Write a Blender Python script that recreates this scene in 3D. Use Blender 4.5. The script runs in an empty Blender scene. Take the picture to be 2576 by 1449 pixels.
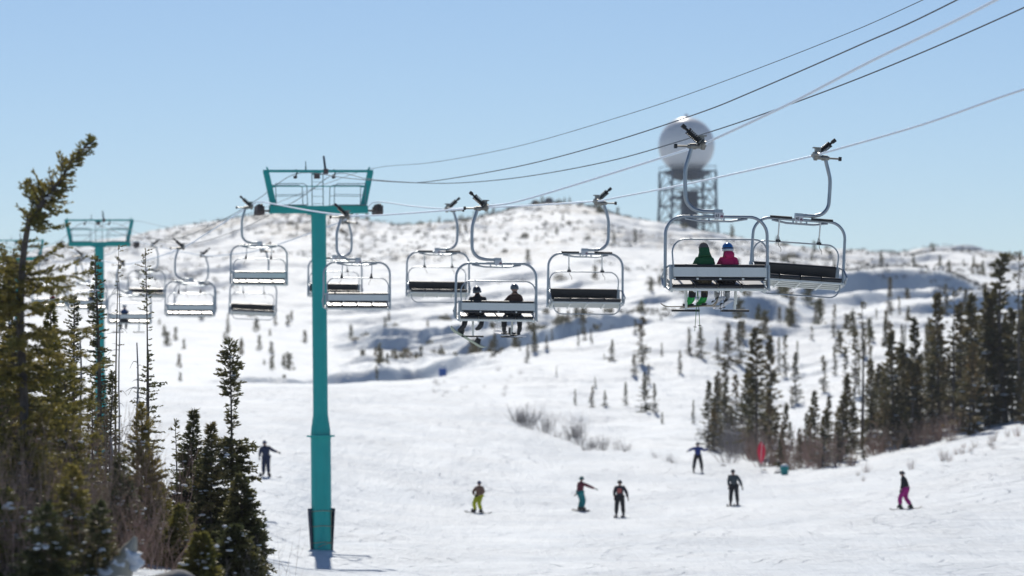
import bpy, bmesh, math, random
import numpy as np
from mathutils import Vector, Matrix
S = bpy.context.scene
COL = S.collection
R = math.radians
F = 9660.0            # focal length in units of a 2576-wide picture (135 mm on 36 mm)
PITCH = math.atan(275.5 / F)

def P(px, py, d):
    """world point seen at (px, py) of a 2576x1449 picture, d metres ahead"""
    u = (px - 1288) / F; v = -(py - 724.5) / F
    cy, sy = math.cos(PITCH), math.sin(PITCH)
    y = cy - v * sy; z = sy + v * cy
    return Vector((u / y * d, d, z / y * d))

# ---------------------------------------------------------------- objects
def link(o, parent=None):
    COL.objects.link(o)
    if parent is not None: o.parent = parent
    return o
def tag(o, label=None, cat=None, group=None, kind=None):
    if label: o['label'] = label
    if cat: o['category'] = cat
    if group: o['group'] = group
    if kind: o['kind'] = kind
    return o
def empty(name, loc=(0, 0, 0), rz=0.0):
    o = bpy.data.objects.new(name, None); o.location = loc; o.rotation_euler = (0, 0, rz)
    o.empty_display_size = 0.2
    return link(o)
def copy_tree(o, parent=None):
    c = o.copy(); link(c)
    c.parent = parent
    for ch in list(o.children): copy_tree(ch, c)
    return c

class MB:
    def __init__(s): s.v = []; s.f = []; s.m = []; s.mi = 0
    def add(s, vs, fs):
        b = len(s.v); s.v.extend([tuple(p) for p in vs])
        for f in fs: s.f.append(tuple(b + i for i in f)); s.m.append(s.mi)
    def box(s, c, size, rot=None):
        hx, hy, hz = size[0] / 2, size[1] / 2, size[2] / 2
        vs = [Vector((x, y, z)) for x in (-hx, hx) for y in (-hy, hy) for z in (-hz, hz)]
        if rot is not None: vs = [rot @ v for v in vs]
        c = Vector(c)
        s.add([v + c for v in vs], [(0, 1, 3, 2), (4, 6, 7, 5), (0, 4, 5, 1), (2, 3, 7, 6), (0, 2, 6, 4), (1, 5, 7, 3)])
    def tube(s, pts, r, n=8, cap=True, closed=False):
        pts = [Vector(p) for p in pts]; k = len(pts)
        rr = r if isinstance(r, (list, tuple)) else [r] * k
        t0 = None; nrm = None; rings = []
        for i in range(k):
            if closed: t = pts[(i + 1) % k] - pts[i - 1]
            elif i == 0: t = pts[1] - pts[0]
            elif i == k - 1: t = pts[-1] - pts[-2]
            else: t = (pts[i + 1] - pts[i]).normalized() + (pts[i] - pts[i - 1]).normalized()
            if t.length < 1e-9: t = Vector((0, 0, 1))
            t.normalize()
            if nrm is None:
                a = Vector((0, 0, 1)) if abs(t.z) < .9 else Vector((1, 0, 0))
                nrm = t.cross(a).normalized()
            else:
                nrm = nrm - t * nrm.dot(t)
                if nrm.length < 1e-6: nrm = t.orthogonal()
                nrm.normalize()
            b = t.cross(nrm)
            rings.append([pts[i] + (nrm * math.cos(2 * math.pi * j / n) + b * math.sin(2 * math.pi * j / n)) * rr[i] for j in range(n)])
        fs = []
        for i in range(k if closed else k - 1):
            i2 = (i + 1) % k
            for j in range(n):
                j2 = (j + 1) % n
                fs.append((i * n + j, i * n + j2, i2 * n + j2, i2 * n + j))
        if cap and not closed:
            fs.append(tuple(range(n - 1, -1, -1))); fs.append(tuple((k - 1) * n + j for j in range(n)))
        s.add([v for g in rings for v in g], fs)
    def ball(s, c, r, nu=12, nv=8, sx=1, sy=1, sz=1, rot=None):
        c = Vector(c); vs = []; fs = []
        for i in range(nv + 1):
            a = math.pi * i / nv
            for j in range(nu):
                b = 2 * math.pi * j / nu
                p = Vector((r * sx * math.sin(a) * math.cos(b), r * sy * math.sin(a) * math.sin(b), r * sz * math.cos(a)))
                if rot is not None: p = rot @ p
                vs.append(c + p)
        for i in range(nv):
            for j in range(nu):
                j2 = (j + 1) % nu
                if i == 0: fs.append((0, nu + j, nu + j2))
                elif i == nv - 1: fs.append((i * nu + j, nv * nu, i * nu + j2))
                else: fs.append((i * nu + j, (i + 1) * nu + j, (i + 1) * nu + j2, i * nu + j2))
        s.add(vs, fs)
    def lathe(s, prof, n=24, c=(0, 0, 0), axis='Z', cap=True):
        c = Vector(c); vs = []; fs = []; k = len(prof)
        for (r, h) in prof:
            for j in range(n):
                a = 2 * math.pi * j / n
                p = (r * math.cos(a), r * math.sin(a), h)
                if axis == 'X': p = (h, p[0], p[1])
                if axis == 'Y': p = (p[1], h, p[0])
                vs.append(c + Vector(p))
        for i in range(k - 1):
            for j in range(n):
                j2 = (j + 1) % n
                fs.append((i * n + j, i * n + j2, (i + 1) * n + j2, (i + 1) * n + j))
        if cap: fs.append(tuple(range(n - 1, -1, -1))); fs.append(tuple((k - 1) * n + j for j in range(n)))
        s.add(vs, fs)
    def mesh(s, name, mats, smooth=True):
        me = bpy.data.meshes.new(name)
        me.from_pydata(s.v, [], s.f)
        if not isinstance(mats, (list, tuple)): mats = [mats]
        for m in mats: me.materials.append(m)
        if len(mats) > 1: me.polygons.foreach_set('material_index', s.m)
        if smooth: me.polygons.foreach_set('use_smooth', [True] * len(s.f))
        me.update(); return me
    def build(s, name, mats, parent=None, smooth=True, bevel=0, sharp=True):
        me = s.mesh(name, mats, smooth)
        if smooth and sharp:
            try: me.set_sharp_from_angle(angle=R(40))
            except Exception: pass
        o = bpy.data.objects.new(name, me); link(o, parent)
        if bevel:
            b = o.modifiers.new('bevel', 'BEVEL'); b.width = bevel; b.segments = 2
        return o

def curve_pts(pts, sub=8):
    """Catmull-Rom through points"""
    pts = [Vector(p) for p in pts]; out = []
    n = len(pts)
    for i in range(n - 1):
        p0 = pts[i - 1] if i > 0 else pts[0] * 2 - pts[1]
        p1, p2 = pts[i], pts[i + 1]
        p3 = pts[i + 2] if i + 2 < n else pts[-1] * 2 - pts[-2]
        for k in range(sub):
            t = k / sub
            out.append(.5 * ((2 * p1) + (p2 - p0) * t + (2 * p0 - 5 * p1 + 4 * p2 - p3) * t * t + (3 * p1 - p0 - 3 * p2 + p3) * t ** 3))
    out.append(pts[-1]); return out

# ---------------------------------------------------------------- materials
def mat(name, col, rough=.6, metal=0.0, spec=.5, noise=None, bump=None, coat=0, obj_var=0, trans=0):
    m = bpy.data.materials.new(name); m.use_nodes = True
    nt = m.node_tree; N = nt.nodes; L = nt.links
    b = N['Principled BSDF']
    b.inputs['Base Color'].default_value = (*col, 1); b.inputs['Roughness'].default_value = rough
    b.inputs['Metallic'].default_value = metal; b.inputs['Specular IOR Level'].default_value = spec
    b.inputs['Coat Weight'].default_value = coat
    tc = N.new('ShaderNodeTexCoord')
    if noise:
        sc, amt, col2 = noise
        t = N.new('ShaderNodeTexNoise'); t.inputs['Scale'].default_value = sc; t.inputs['Detail'].default_value = 5
        L.new(tc.outputs['Object'], t.inputs['Vector'])
        r = N.new('ShaderNodeMapRange'); r.inputs[1].default_value = .35; r.inputs[2].default_value = .65
        L.new(t.outputs['Fac'], r.inputs[0])
        mu = N.new('ShaderNodeMath'); mu.operation = 'MULTIPLY'; mu.inputs[1].default_value = amt
        L.new(r.outputs[0], mu.inputs[0])
        mx = N.new('ShaderNodeMix'); mx.data_type = 'RGBA'
        mx.inputs['A'].default_value = (*col, 1); mx.inputs['B'].default_value = (*col2, 1)
        L.new(mu.outputs[0], mx.inputs['Factor'])
        src = mx.outputs['Result']
        if obj_var:
            oi = N.new('ShaderNodeObjectInfo'); hs = N.new('ShaderNodeHueSaturation')
            mr = N.new('ShaderNodeMapRange'); mr.inputs[3].default_value = 1 - obj_var; mr.inputs[4].default_value = 1 + obj_var
            L.new(oi.outputs['Random'], mr.inputs[0]); L.new(mr.outputs[0], hs.inputs['Value'])
            mh = N.new('ShaderNodeMapRange'); mh.inputs[3].default_value = .5 + .05 * obj_var; mh.inputs[4].default_value = .5 - .09 * obj_var
            L.new(oi.outputs['Random'], mh.inputs[0]); L.new(mh.outputs[0], hs.inputs['Hue'])
            L.new(src, hs.inputs['Color']); src = hs.outputs['Color']
        L.new(src, b.inputs['Base Color'])
        if trans:
            tr = N.new('ShaderNodeBsdfTranslucent'); L.new(src, tr.inputs['Color'])
            ms = N.new('ShaderNodeMixShader'); ms.inputs[0].default_value = trans
            L.new(b.outputs[0], ms.inputs[1]); L.new(tr.outputs[0], ms.inputs[2])
            L.new(ms.outputs[0], N['Material Output'].inputs['Surface'])
    if bump:
        sc, st, dist = bump
        t = N.new('ShaderNodeTexNoise'); t.inputs['Scale'].default_value = sc; t.inputs['Detail'].default_value = 6
        L.new(tc.outputs['Object'], t.inputs['Vector'])
        bp = N.new('ShaderNodeBump'); bp.inputs['Strength'].default_value = st; bp.inputs['Distance'].default_value = dist
        L.new(t.outputs['Fac'], bp.inputs['Height']); L.new(bp.outputs[0], b.inputs['Normal'])
    return m
M = {}
M['galv'] = mat('galvanised_steel', (.44, .48, .51), .36, .8, noise=(6, .5, (.32, .36, .40)))
M['galv_dark'] = mat('grip_steel', (.36, .34, .30), .45, .7, noise=(14, .6, (.2, .19, .17)))
M['panel'] = mat('aluminium_panel', (.93, .93, .86), .5, .0, noise=(20, .3, (.82, .83, .78)))
M['vinyl'] = mat('black_vinyl', (.016, .018, .022), .32, noise=(3, .5, (.03, .032, .038)))
M['rubber'] = mat('black_rubber', (.02, .021, .024), .6, noise=(8, .5, (.04, .04, .04)))
M['spring'] = mat('black_spring', (.015, .015, .018), .4, .3, noise=(8, .5, (.03, .03, .03)))
M['plate'] = mat('white_plate', (.78, .76, .76), .5, noise=(9, .3, (.66, .64, .64)))
M['ink'] = mat('black_ink', (.02, .02, .025), .6)
M['emblem'] = mat('maroon_ink', (.22, .06, .10), .6)
M['rope'] = mat('steel_rope', (.86, .93, 1.0), .45, .45, noise=(30, .3, (.74, .81, .88)))
M['cable'] = mat('dark_cable', (.045, .06, .08), .5, noise=(4, .5, (.07, .09, .11)))
M['teal'] = mat('teal_paint', (.002, .41, .375), .42, noise=(1.6, .5, (.006, .47, .43)), bump=(30, .1, .01))
def weathered(m):
    nt = m.node_tree; N = nt.nodes; L = nt.links; b = N['Principled BSDF']
    src = b.inputs['Base Color'].links[0].from_socket
    tc = N.new('ShaderNodeTexCoord'); mp = N.new('ShaderNodeMapping'); mp.inputs['Scale'].default_value = (7, 7, .55)
    t = N.new('ShaderNodeTexNoise'); t.inputs['Scale'].default_value = 1.0; t.inputs['Detail'].default_value = 8; t.inputs['Roughness'].default_value = .7
    L.new(tc.outputs['Object'], mp.inputs[0]); L.new(mp.outputs[0], t.inputs[0])
    r = N.new('ShaderNodeMapRange'); r.inputs[1].default_value = .56; r.inputs[2].default_value = .72; r.inputs[4].default_value = .5; L.new(t.outputs['Fac'], r.inputs[0])
    mx = N.new('ShaderNodeMix'); mx.data_type = 'RGBA'; mx.inputs['B'].default_value = (.03, .22, .23, 1)
    L.new(src, mx.inputs['A']); L.new(r.outputs[0], mx.inputs['Factor']); L.new(mx.outputs['Result'], b.inputs['Base Color'])
    rr = N.new('ShaderNodeMapRange'); rr.inputs[3].default_value = .35; rr.inputs[4].default_value = .7; L.new(t.outputs['Fac'], rr.inputs[0]); L.new(rr.outputs[0], b.inputs['Roughness'])
weathered(M['teal'])
M['teal_grey'] = mat('grating_steel', (.16, .27, .31), .5, .4, noise=(4, .4, (.25, .3, .3)))
M['sheave'] = mat('rusty_sheave', (.09, .07, .07), .7, noise=(12, .6, (.16, .11, .09)))
M['net'] = mat('navy_pad', (.018, .03, .06), .8, noise=(10, .5, (.03, .05, .09)))
M['strap'] = mat('tan_strap', (.34, .33, .24), .8, noise=(20, .4, (.25, .25, .2)))
M['radome'] = mat('radome_skin', (.86, .86, .86), .34, .0, .7, noise=(.22, .6, (.76, .77, .79)))
M['lattice'] = mat('tower_steel', (.05, .085, .13), .6, .3, noise=(.5, .4, (.08, .11, .15)))
M['skin'] = mat('skin', (.50, .29, .21), .55, noise=(8, .3, (.42, .22, .16)))
M['hairb'] = mat('brown_hair', (.22, .13, .07), .6, noise=(40, .5, (.10, .06, .03)))
M['rock'] = mat('grey_rock', (.28, .27, .27), .85, noise=(4, .7, (.17, .165, .16)), bump=(8, .6, .05))
M['bark'] = mat('spruce_bark', (.085, .068, .058), .9, noise=(9, .7, (.16, .14, .125)), bump=(14, .6, .02))
M['deadwood'] = mat('weathered_wood', (.33, .32, .33), .85, noise=(7, .7, (.20, .19, .19)), bump=(12, .5, .02))
M['palewood'] = mat('bleached_wood', (.46, .42, .34), .8, noise=(7, .6, (.34, .31, .25)), bump=(12, .5, .02))
M['needle_dark'] = mat('dark_needles', (.088, .105, .044), .5, noise=(1.3, .8, (.20, .17, .06)), obj_var=.22, trans=.45)
M['needle_olive'] = mat('olive_needles', (.165, .165, .042), .5, noise=(1.6, .8, (.30, .25, .065)), obj_var=.18, trans=.48)
M['needle_far'] = mat('far_needles', (.090, .094, .040), .6, noise=(.9, .8, (.22, .17, .060)), obj_var=.35, trans=.38)
M['twig'] = mat('brown_twigs', (.34, .225, .165), .8, noise=(3, .8, (.46, .33, .26)), obj_var=.2)
M['twig_grey'] = mat('grey_twigs', (.22, .19, .175), .8, noise=(1, .8, (.32, .28, .26)), obj_var=.2)
M['red_flag'] = mat('red_cloth', (.85, .055, .13), .7, noise=(2, .3, (.62, .04, .08)), trans=.35)
M['blue_pad'] = mat('blue_vinyl', (.01, .09, .38), .5, noise=(3, .3, (.02, .13, .45)))
M['bin'] = mat('teal_plastic', (.0, .27, .26), .5, noise=(3, .3, (.01, .33, .3)))

def cloth(name, c, r=.8, k=.72):
    return mat(name, c, r, noise=(9, .7, tuple(x * k for x in c)), bump=(14, .35, .03))
# ---------------------------------------------------------------- noise
def _h(ix, iy, s):
    n = (ix.astype(np.int64) * 374761393 + iy.astype(np.int64) * 668265263 + s * 982451653) & 0x7fffffff
    n = ((n ^ (n >> 13)) * 1274126177) & 0x7fffffff
    return ((n ^ (n >> 16)) & 0xffff) / 65535.0
def vn(x, y, s=0):
    x = np.asarray(x, float); y = np.asarray(y, float)
    ix = np.floor(x); iy = np.floor(y); fx = x - ix; fy = y - iy
    fx = fx * fx * (3 - 2 * fx); fy = fy * fy * (3 - 2 * fy)
    a = _h(ix, iy, s); b = _h(ix + 1, iy, s); c = _h(ix, iy + 1, s); d = _h(ix + 1, iy + 1, s)
    return (a * (1 - fx) + b * fx) * (1 - fy) + (c * (1 - fx) + d * fx) * fy
def fbm(x, y, s=0, o=4):
    t = 0; a = .5; w = 0
    for i in range(o):
        t = t + a * vn(x * 2 ** i + 17 * i, y * 2 ** i - 9 * i, s + i); w += a; a *= .5
    return t / w
def sstep(a, b, x):
    t = np.clip((x - a) / (b - a), 0, 1); return t * t * (3 - 2 * t)

# ---------------------------------------------------------------- terrain table
# picture height (row of the 2576x1449 frame) of the ground at a column and distance
DN = [20, 45, 60, 80, 100, 120, 137, 170, 200, 240, 300, 380, 440, 520, 680]
TB = {
 -900: [1950, 1520, 1450, 1410, 1385, 1360, 1340, 1270, 1190, 1100, 1040, 1010, 990, 960, 880],
 0:    [1950, 1478, 1432, 1402, 1378, 1350, 1330, 1262, 1190, 1105, 1030, 975, 958, 905, 830],
 300:  [1950, 1482, 1440, 1408, 1382, 1352, 1332, 1265, 1195, 1110, 1028, 972, 958, 908, 832],
 520:  [1950, 1500, 1462, 1430, 1400, 1372, 1350, 1270, 1200, 1110, 1025, 970, 960, 915, 835],
 700:  [2000, 1640, 1570, 1510, 1470, 1425, 1384, 1262, 1172, 1088, 1022, 969, 966, 925, 840],
 812:  [2020, 1700, 1640, 1575, 1505, 1440, 1385, 1300, 1215, 1112, 1030, 971, 992, 970, 850],
 1050: [2050, 1760, 1690, 1590, 1505, 1440, 1395, 1318, 1245, 1142, 1046, 969, 996, 962, 840],
 1200: [2050, 1760, 1690, 1590, 1505, 1440, 1395, 1325, 1255, 1150, 1050, 936, 903, 950, 835],
 1350: [2050, 1760, 1690, 1590, 1505, 1440, 1396, 1325, 1262, 1165, 1066, 915, 866, 905, 815],
 1500: [2050, 1760, 1690, 1590, 1505, 1440, 1396, 1325, 1262, 1170, 1078, 915, 838, 870, 790],
 1755: [2050, 1760, 1690, 1590, 1505, 1440, 1395, 1315, 1240, 1165, 1080, 905, 795, 822, 762],
 1950: [2050, 1760, 1690, 1590, 1500, 1436, 1390, 1300, 1240, 1188, 1100, 955, 850, 792, 752],
 2278: [2050, 1760, 1690, 1590, 1500, 1432, 1384, 1278, 1215, 1118, 1010, 900, 835, 770, 745],
 2576: [2050, 1760, 1690, 1590, 1500, 1430, 1380, 1262, 1140, 1040, 950, 870, 820, 765, 738],
 3500: [2050, 1760, 1690, 1580, 1480, 1390, 1330, 1180, 1060, 960, 890, 830, 790, 750, 725],
}
RX = [-2500, -900, -300, 0, 150, 330, 400, 480, 560, 620, 680, 740, 800, 850, 900, 950, 1010, 1060, 1100, 1200, 1300, 1360, 1400, 1450, 1500, 1600, 1700, 1800, 1900, 2000, 2050, 2100, 2200, 2280, 2340, 2400, 2440, 2500, 2576, 2900, 3500, 5000]
RY = [760, 720, 705, 665, 628, 603, 586, 574, 562, 550, 544, 541, 547, 553, 565, 574, 580, 574, 572, 556, 533, 522, 521, 523, 530, 556, 576, 596, 615, 636, 643, 641, 648, 650, 644, 640, 639, 648, 664, 690, 700, 740]
PXN = np.array(sorted(TB)); DNA = np.array(DN, float)
ZT = np.array([[(1000 - TB[p][i]) / F * DN[i] for i in range(len(DN))] for p in PXN])
def sm_interp(x, xs, ys):
    """Hermite (monotone-ish) interpolation, ys along last axis 1D"""
    x = np.clip(x, xs[0], xs[-1])
    m = np.gradient(ys, xs)
    # limit slopes
    dl = np.diff(ys) / np.diff(xs)
    for i in range(1, len(xs) - 1):
        if dl[i - 1] * dl[i] <= 0: m[i] = 0
        else: m[i] = np.sign(m[i]) * min(abs(m[i]), 2.2 * min(abs(dl[i - 1]), abs(dl[i])))
    i = np.clip(np.searchsorted(xs, x) - 1, 0, len(xs) - 2)
    h = xs[i + 1] - xs[i]; t = (x - xs[i]) / h
    return (2 * t ** 3 - 3 * t ** 2 + 1) * ys[i] + (t ** 3 - 2 * t ** 2 + t) * h * m[i] + (-2 * t ** 3 + 3 * t ** 2) * ys[i + 1] + (t ** 3 - t ** 2) * h * m[i + 1]
RXA = np.array(RX, float); RYA = np.array(RY, float)
DRIDGE = 900.0
DALL = np.concatenate([DNA, [900.0, 1000.0, 1200.0, 1700.0, 2600.0]])
_dense_px = np.arange(-2500, 5001, 20.0)
_prof = []
for q in _dense_px:
    zs = [float(np.interp(q, PXN, ZT[:, i])) for i in range(len(DN))]
    # smooth the column blend
    t = np.interp(q, PXN, np.arange(len(PXN))); k = int(min(max(math.floor(t), 0), len(PXN) - 2)); w = t - k
    zs = list(ZT[k] * (1 - w) + ZT[k + 1] * w)
    ry = float(np.interp(q, RXA, RYA)); zr = (1000 - ry) / F * DRIDGE
    zs += [zr, zr - 3, zr - 25, zr - 70, zr - 120]
    _prof.append(zs)
_prof = np.array(_prof)
def _blur(a, sg):
    k = np.arange(-int(3 * sg), int(3 * sg) + 1); w = np.exp(-.5 * (k / sg) ** 2); w /= w.sum()
    return np.convolve(np.pad(a, len(k) // 2, mode='edge'), w, mode='valid')
for _i in range(len(DN)): _prof[:, _i] = _blur(_prof[:, _i], 3.0)
DFINE = np.concatenate([np.arange(20, 420, 2.0), np.arange(420, 1001, 4.0), [1050, 1100, 1200, 1400, 1700, 2600]])
_grid = np.array([sm_interp(DFINE, DALL, row) for row in _prof])   # px x depth
def base_z(px, d):
    px = np.clip(np.asarray(px, float), -2500, 4999); d = np.clip(np.asarray(d, float), 20, 2599)
    i = (px + 2500) / 20; i0 = np.floor(i).astype(int); i0 = np.clip(i0, 0, len(_dense_px) - 2); fi = i - i0
    j0 = np.clip(np.searchsorted(DFINE, d, side='right') - 1, 0, len(DFINE) - 2)
    fj = (d - DFINE[j0]) / (DFINE[j0 + 1] - DFINE[j0])
    return (_grid[i0, j0] * (1 - fi) + _grid[i0 + 1, j0] * fi) * (1 - fj) + (_grid[i0, j0 + 1] * (1 - fi) + _grid[i0 + 1, j0 + 1] * fi) * fj
EDX = np.array([-2500, 700, 1000, 1100, 1200, 1350, 1500, 1755, 1950, 2120, 2278, 2576, 3500, 5000], float)
EDD = np.array([372, 372, 372, 366, 340, 298, 272, 246, 236, 225, 231, 228, 235, 240], float)
def terrain_z(x, y):
    """height of the snow at world x, y"""
    x = np.asarray(x, float); y = np.asarray(y, float)
    px = 1288 + F * x / np.maximum(y, 1)
    z = base_z(px, y)
    edge = np.interp(px, EDX, EDD)
    rough = sstep(-4, 22, y - edge)
    far = sstep(420, 560, y)
    left = sstep(700, 600, px) * sstep(135, 110, y)
    calm = sstep(930, 800, px) * sstep(760, 660, y)
    rough = rough * (1 - .55 * calm)
    # soft bumps everywhere off the piste
    z = z + rough * (fbm(x / 14, y / 14, 3) - .5) * 1.9 * (1 - .45 * far) + rough * (fbm(x / 3.2, y / 3.2, 5, 3) - .5) * .55
    z = z + left * (fbm(x / 2.5, y / 2.5, 8) - .5) * .9
    # wind drifts with a steep face toward the viewer
    for (lx, ly, A, sd) in ((16., 9., .45, 11), (34., 19., 1.1, 21), (75., 46., 1.9, 31)):
        ph = y / ly + (fbm(x / lx, y / (ly * 2.2), sd, 3) - .5) * 3.4
        fr = ph - np.floor(ph)
        saw = np.where(fr < .085, sstep(0, .085, fr), 1 - sstep(0, 1, (fr - .085) / .915))
        m = sstep(.48, .72, fbm(x / (lx * .9) + 40, y / (ly * 1.6) + 7, sd + 5, 2))
        z = z + saw * m * A * rough * (1 - .8 * calm) * sstep(330, 430, y) * (1 - .35 * sstep(700, 860, y)) * (1 - .8 * sstep(880, 910, y))
    # broad steep drift faces turned away from the sun: right of the middle, behind the knoll, and left of the crest
    cx = (px - 2215) / 250.0
    z = z + 5.0 * np.exp(-cx ** 4) * (sstep(0, 5.6, y - 566 - 5 * np.sin(px / 66.) - 10 * (fbm(px / 110, 0 * px, 77, 2) - .5)) - sstep(576, 690, y))
    cx = (px - 990) / 205.0
    z = z + (1.5 + 2.2 * fbm(px / 90, y / 60, 91, 3)) * np.exp(-cx ** 4) * (sstep(0, 4.8, y - 472 - 4 * np.sin(px / 51.) - 8 * (fbm(px / 80, 0 * px, 78, 2) - .5)) - sstep(486, 650, y))
    cx = (px - 1850) / 175.0
    z = z + 3.2 * np.exp(-cx ** 4) * (sstep(0, 3.0, y - 478 - 8 * np.sin(px / 37.)) - sstep(486, 560, y))
    cx = (px - 1160) / 270.0
    z = z + 1.6 * np.exp(-cx ** 4) * (sstep(0, 1.6, y - 640 - 10 * np.sin(px / 57.)) - sstep(646, 700, y))
    cx = (px - 1400) / 280.0
    z = z + 2.7 * np.exp(-cx ** 4) * (sstep(0, 3.0, y - 600 - 9 * np.sin(px / 61.) - 12 * (fbm(px / 70, 0 * px, 79, 2) - .5)) - sstep(608, 700, y))
    cx = (px - 680) / 150.0
    z = z + .8 * np.exp(-cx ** 4) * (sstep(0, 1.2, y - 402 - 4 * np.sin(px / 41.)) - sstep(405, 450, y))
    # small rolls on the piste
    z = z + (1 - rough) * (1 - left) * ((fbm(x / 9, y / 9, 13) - .5) * .30 + (fbm(x / 1.6, y / 3.5, 15, 3) - .5) * .05)
    # ridge rocks and knobs
    z = z + far * (fbm(x / 7, y / 7, 44, 3) - .5) * .8
    return z
def ground(px, d, sink=.0):
    x = (px - 1288) / F * d
    return Vector((x, d, float(terrain_z(x, d)) - sink))
def row_of(px, d):
    return 1000 - float(terrain_z((px - 1288) / F * d, d)) / d * F
def find_d(px, py, lo=120, hi=890):
    """distance at which the ground first reaches picture row py in column px"""
    ds = np.arange(lo, hi, 1.0); x = (px - 1288) / F * ds
    rows = 1000 - base_z(np.full_like(ds, px), ds) / ds * F
    k = np.where(rows <= py)[0]
    return float(ds[k[0]]) if len(k) else hi

# ---------------------------------------------------------------- snow material
def snow_material():
    m = bpy.data.materials.new('snow'); m.use_nodes = True
    nt = m.node_tree; N = nt.nodes; L = nt.links; b = N['Principled BSDF']
    b.inputs['Roughness'].default_value = .62; b.inputs['Specular IOR Level'].default_value = .35
    tc = N.new('ShaderNodeTexCoord')
    def noise(scale, vec=None, detail=5, dist=0, rough=.5):
        t = N.new('ShaderNodeTexNoise'); t.inputs['Scale'].default_value = scale; t.inputs['Detail'].default_value = detail
        t.inputs['Distortion'].default_value = dist; t.inputs['Roughness'].default_value = rough
        L.new(vec if vec is not None else tc.outputs['Object'], t.inputs['Vector']); return t.outputs['Fac']
    def mapping(rz, sc):
        mp = N.new('ShaderNodeMapping'); mp.inputs['Rotation'].default_value = (0, 0, rz); mp.inputs['Scale'].default_value = sc
        L.new(tc.outputs['Object'], mp.inputs['Vector']); return mp.outputs[0]
    def math_(op, a, b_):
        n = N.new('ShaderNodeMath'); n.operation = op
        for i, q in enumerate((a, b_)):
            if isinstance(q, (int, float)): n.inputs[i].default_value = q
            else: L.new(q, n.inputs[i])
        return n.outputs[0]
    # packed old snow: faint dirty and icy patches
    n1 = noise(.12, detail=6)
    mx = N.new('ShaderNodeMix'); mx.data_type = 'RGBA'
    mx.inputs['A'].default_value = (.62, .69, .757, 1); mx.inputs['B'].default_value = (.705, .76, .805, 1)
    r = N.new('ShaderNodeMapRange'); r.inputs[1].default_value = .38; r.inputs[2].default_value = .6
    L.new(n1, r.inputs[0]); L.new(r.outputs[0], mx.inputs['Factor'])
    # ski and board tracks: long wavy lines that come and go, three crossing families
    def tracks(rz, per, amp, w, ms, lo):
        vec = mapping(rz, (1, 1, 1))
        sx = N.new('ShaderNodeSeparateXYZ'); L.new(vec, sx.inputs[0])
        wob = noise(.07, detail=2); wob2 = noise(.31, detail=1)
        v = math_('ADD', sx.outputs[0], math_('ADD', math_('MULTIPLY', wob, amp), math_('MULTIPLY', wob2, amp * .12)))
        a = math_('ABSOLUTE', math_('SUBTRACT', math_('FRACT', math_('MULTIPLY', v, 1 / per), 0), .5), 0)
        mr = N.new('ShaderNodeMapRange'); mr.inputs[1].default_value = 0; mr.inputs[2].default_value = w / per; L.new(a, mr.inputs[0])
        mk = N.new('ShaderNodeMapRange'); mk.inputs[1].default_value = lo; mk.inputs[2].default_value = lo + .07
        L.new(noise(ms, mapping(rz, (1, .35, 1)), detail=3), mk.inputs[0])
        inv = math_('SUBTRACT', 1.0, mr.outputs[0])
        return math_('SUBTRACT', 1.0, math_('MULTIPLY', inv, mk.outputs[0]))
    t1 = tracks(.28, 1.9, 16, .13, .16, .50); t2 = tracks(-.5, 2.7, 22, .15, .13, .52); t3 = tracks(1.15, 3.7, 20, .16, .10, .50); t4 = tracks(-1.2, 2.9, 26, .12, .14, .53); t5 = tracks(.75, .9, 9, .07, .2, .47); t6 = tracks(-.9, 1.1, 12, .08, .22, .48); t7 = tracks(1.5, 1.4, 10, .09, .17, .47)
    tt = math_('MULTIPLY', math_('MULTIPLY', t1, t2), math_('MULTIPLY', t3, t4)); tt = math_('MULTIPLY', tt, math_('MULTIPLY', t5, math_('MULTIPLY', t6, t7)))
    fine = noise(1.0, mapping(.4, (2.2, .35, 1)), detail=8, rough=.65)
    st1 = noise(1.0, mapping(.22, (1.1, .045, 1)), detail=6, rough=.6); st2 = noise(1.0, mapping(-.45, (.45, .028, 1)), detail=6, rough=.62)
    grain = noise(3.0, detail=8, rough=.7)
    broad = noise(.55, detail=5, rough=.6)
    geo = N.new('ShaderNodeNewGeometry')
    msk = N.new('ShaderNodeAttribute'); msk.attribute_name = 'piste'
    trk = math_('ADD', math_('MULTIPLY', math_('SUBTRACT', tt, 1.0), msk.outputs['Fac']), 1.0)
    h = math_('ADD', math_('MULTIPLY', trk, .10), math_('MULTIPLY', fine, .15))
    h = math_('ADD', h, math_('ADD', math_('MULTIPLY', grain, .05), math_('MULTIPLY', broad, .22)))
    h = math_('ADD', h, math_('MULTIPLY', math_('ADD', math_('MULTIPLY', st1, .16), math_('MULTIPLY', st2, .40)), msk.outputs['Fac']))
    bp = N.new('ShaderNodeBump'); bp.inputs['Strength'].default_value = 1.0; bp.inputs['Distance'].default_value = 1.0
    L.new(h, bp.inputs['Height']); L.new(bp.outputs[0], b.inputs['Normal'])
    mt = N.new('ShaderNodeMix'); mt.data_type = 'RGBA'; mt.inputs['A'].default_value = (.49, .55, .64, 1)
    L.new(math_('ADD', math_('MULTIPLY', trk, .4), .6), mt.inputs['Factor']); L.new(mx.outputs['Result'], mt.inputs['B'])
    # grey green lichen and buried scrub speckles on the far slopes
    far = N.new('ShaderNodeAttribute'); far.attribute_name = 'scrub'
    sc1 = noise(.42, detail=7, rough=.72); sc2 = noise(.045, detail=3)
    v = math_('ADD', math_('MULTIPLY', sc1, 1.0), math_('MULTIPLY', sc2, .75))
    v = math_('ADD', v, math_('MULTIPLY', far.outputs['Fac'], .30))
    mr = N.new('ShaderNodeMapRange'); mr.inputs[1].default_value = 1.15; mr.inputs[2].default_value = 1.30
    L.new(v, mr.inputs[0])
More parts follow.
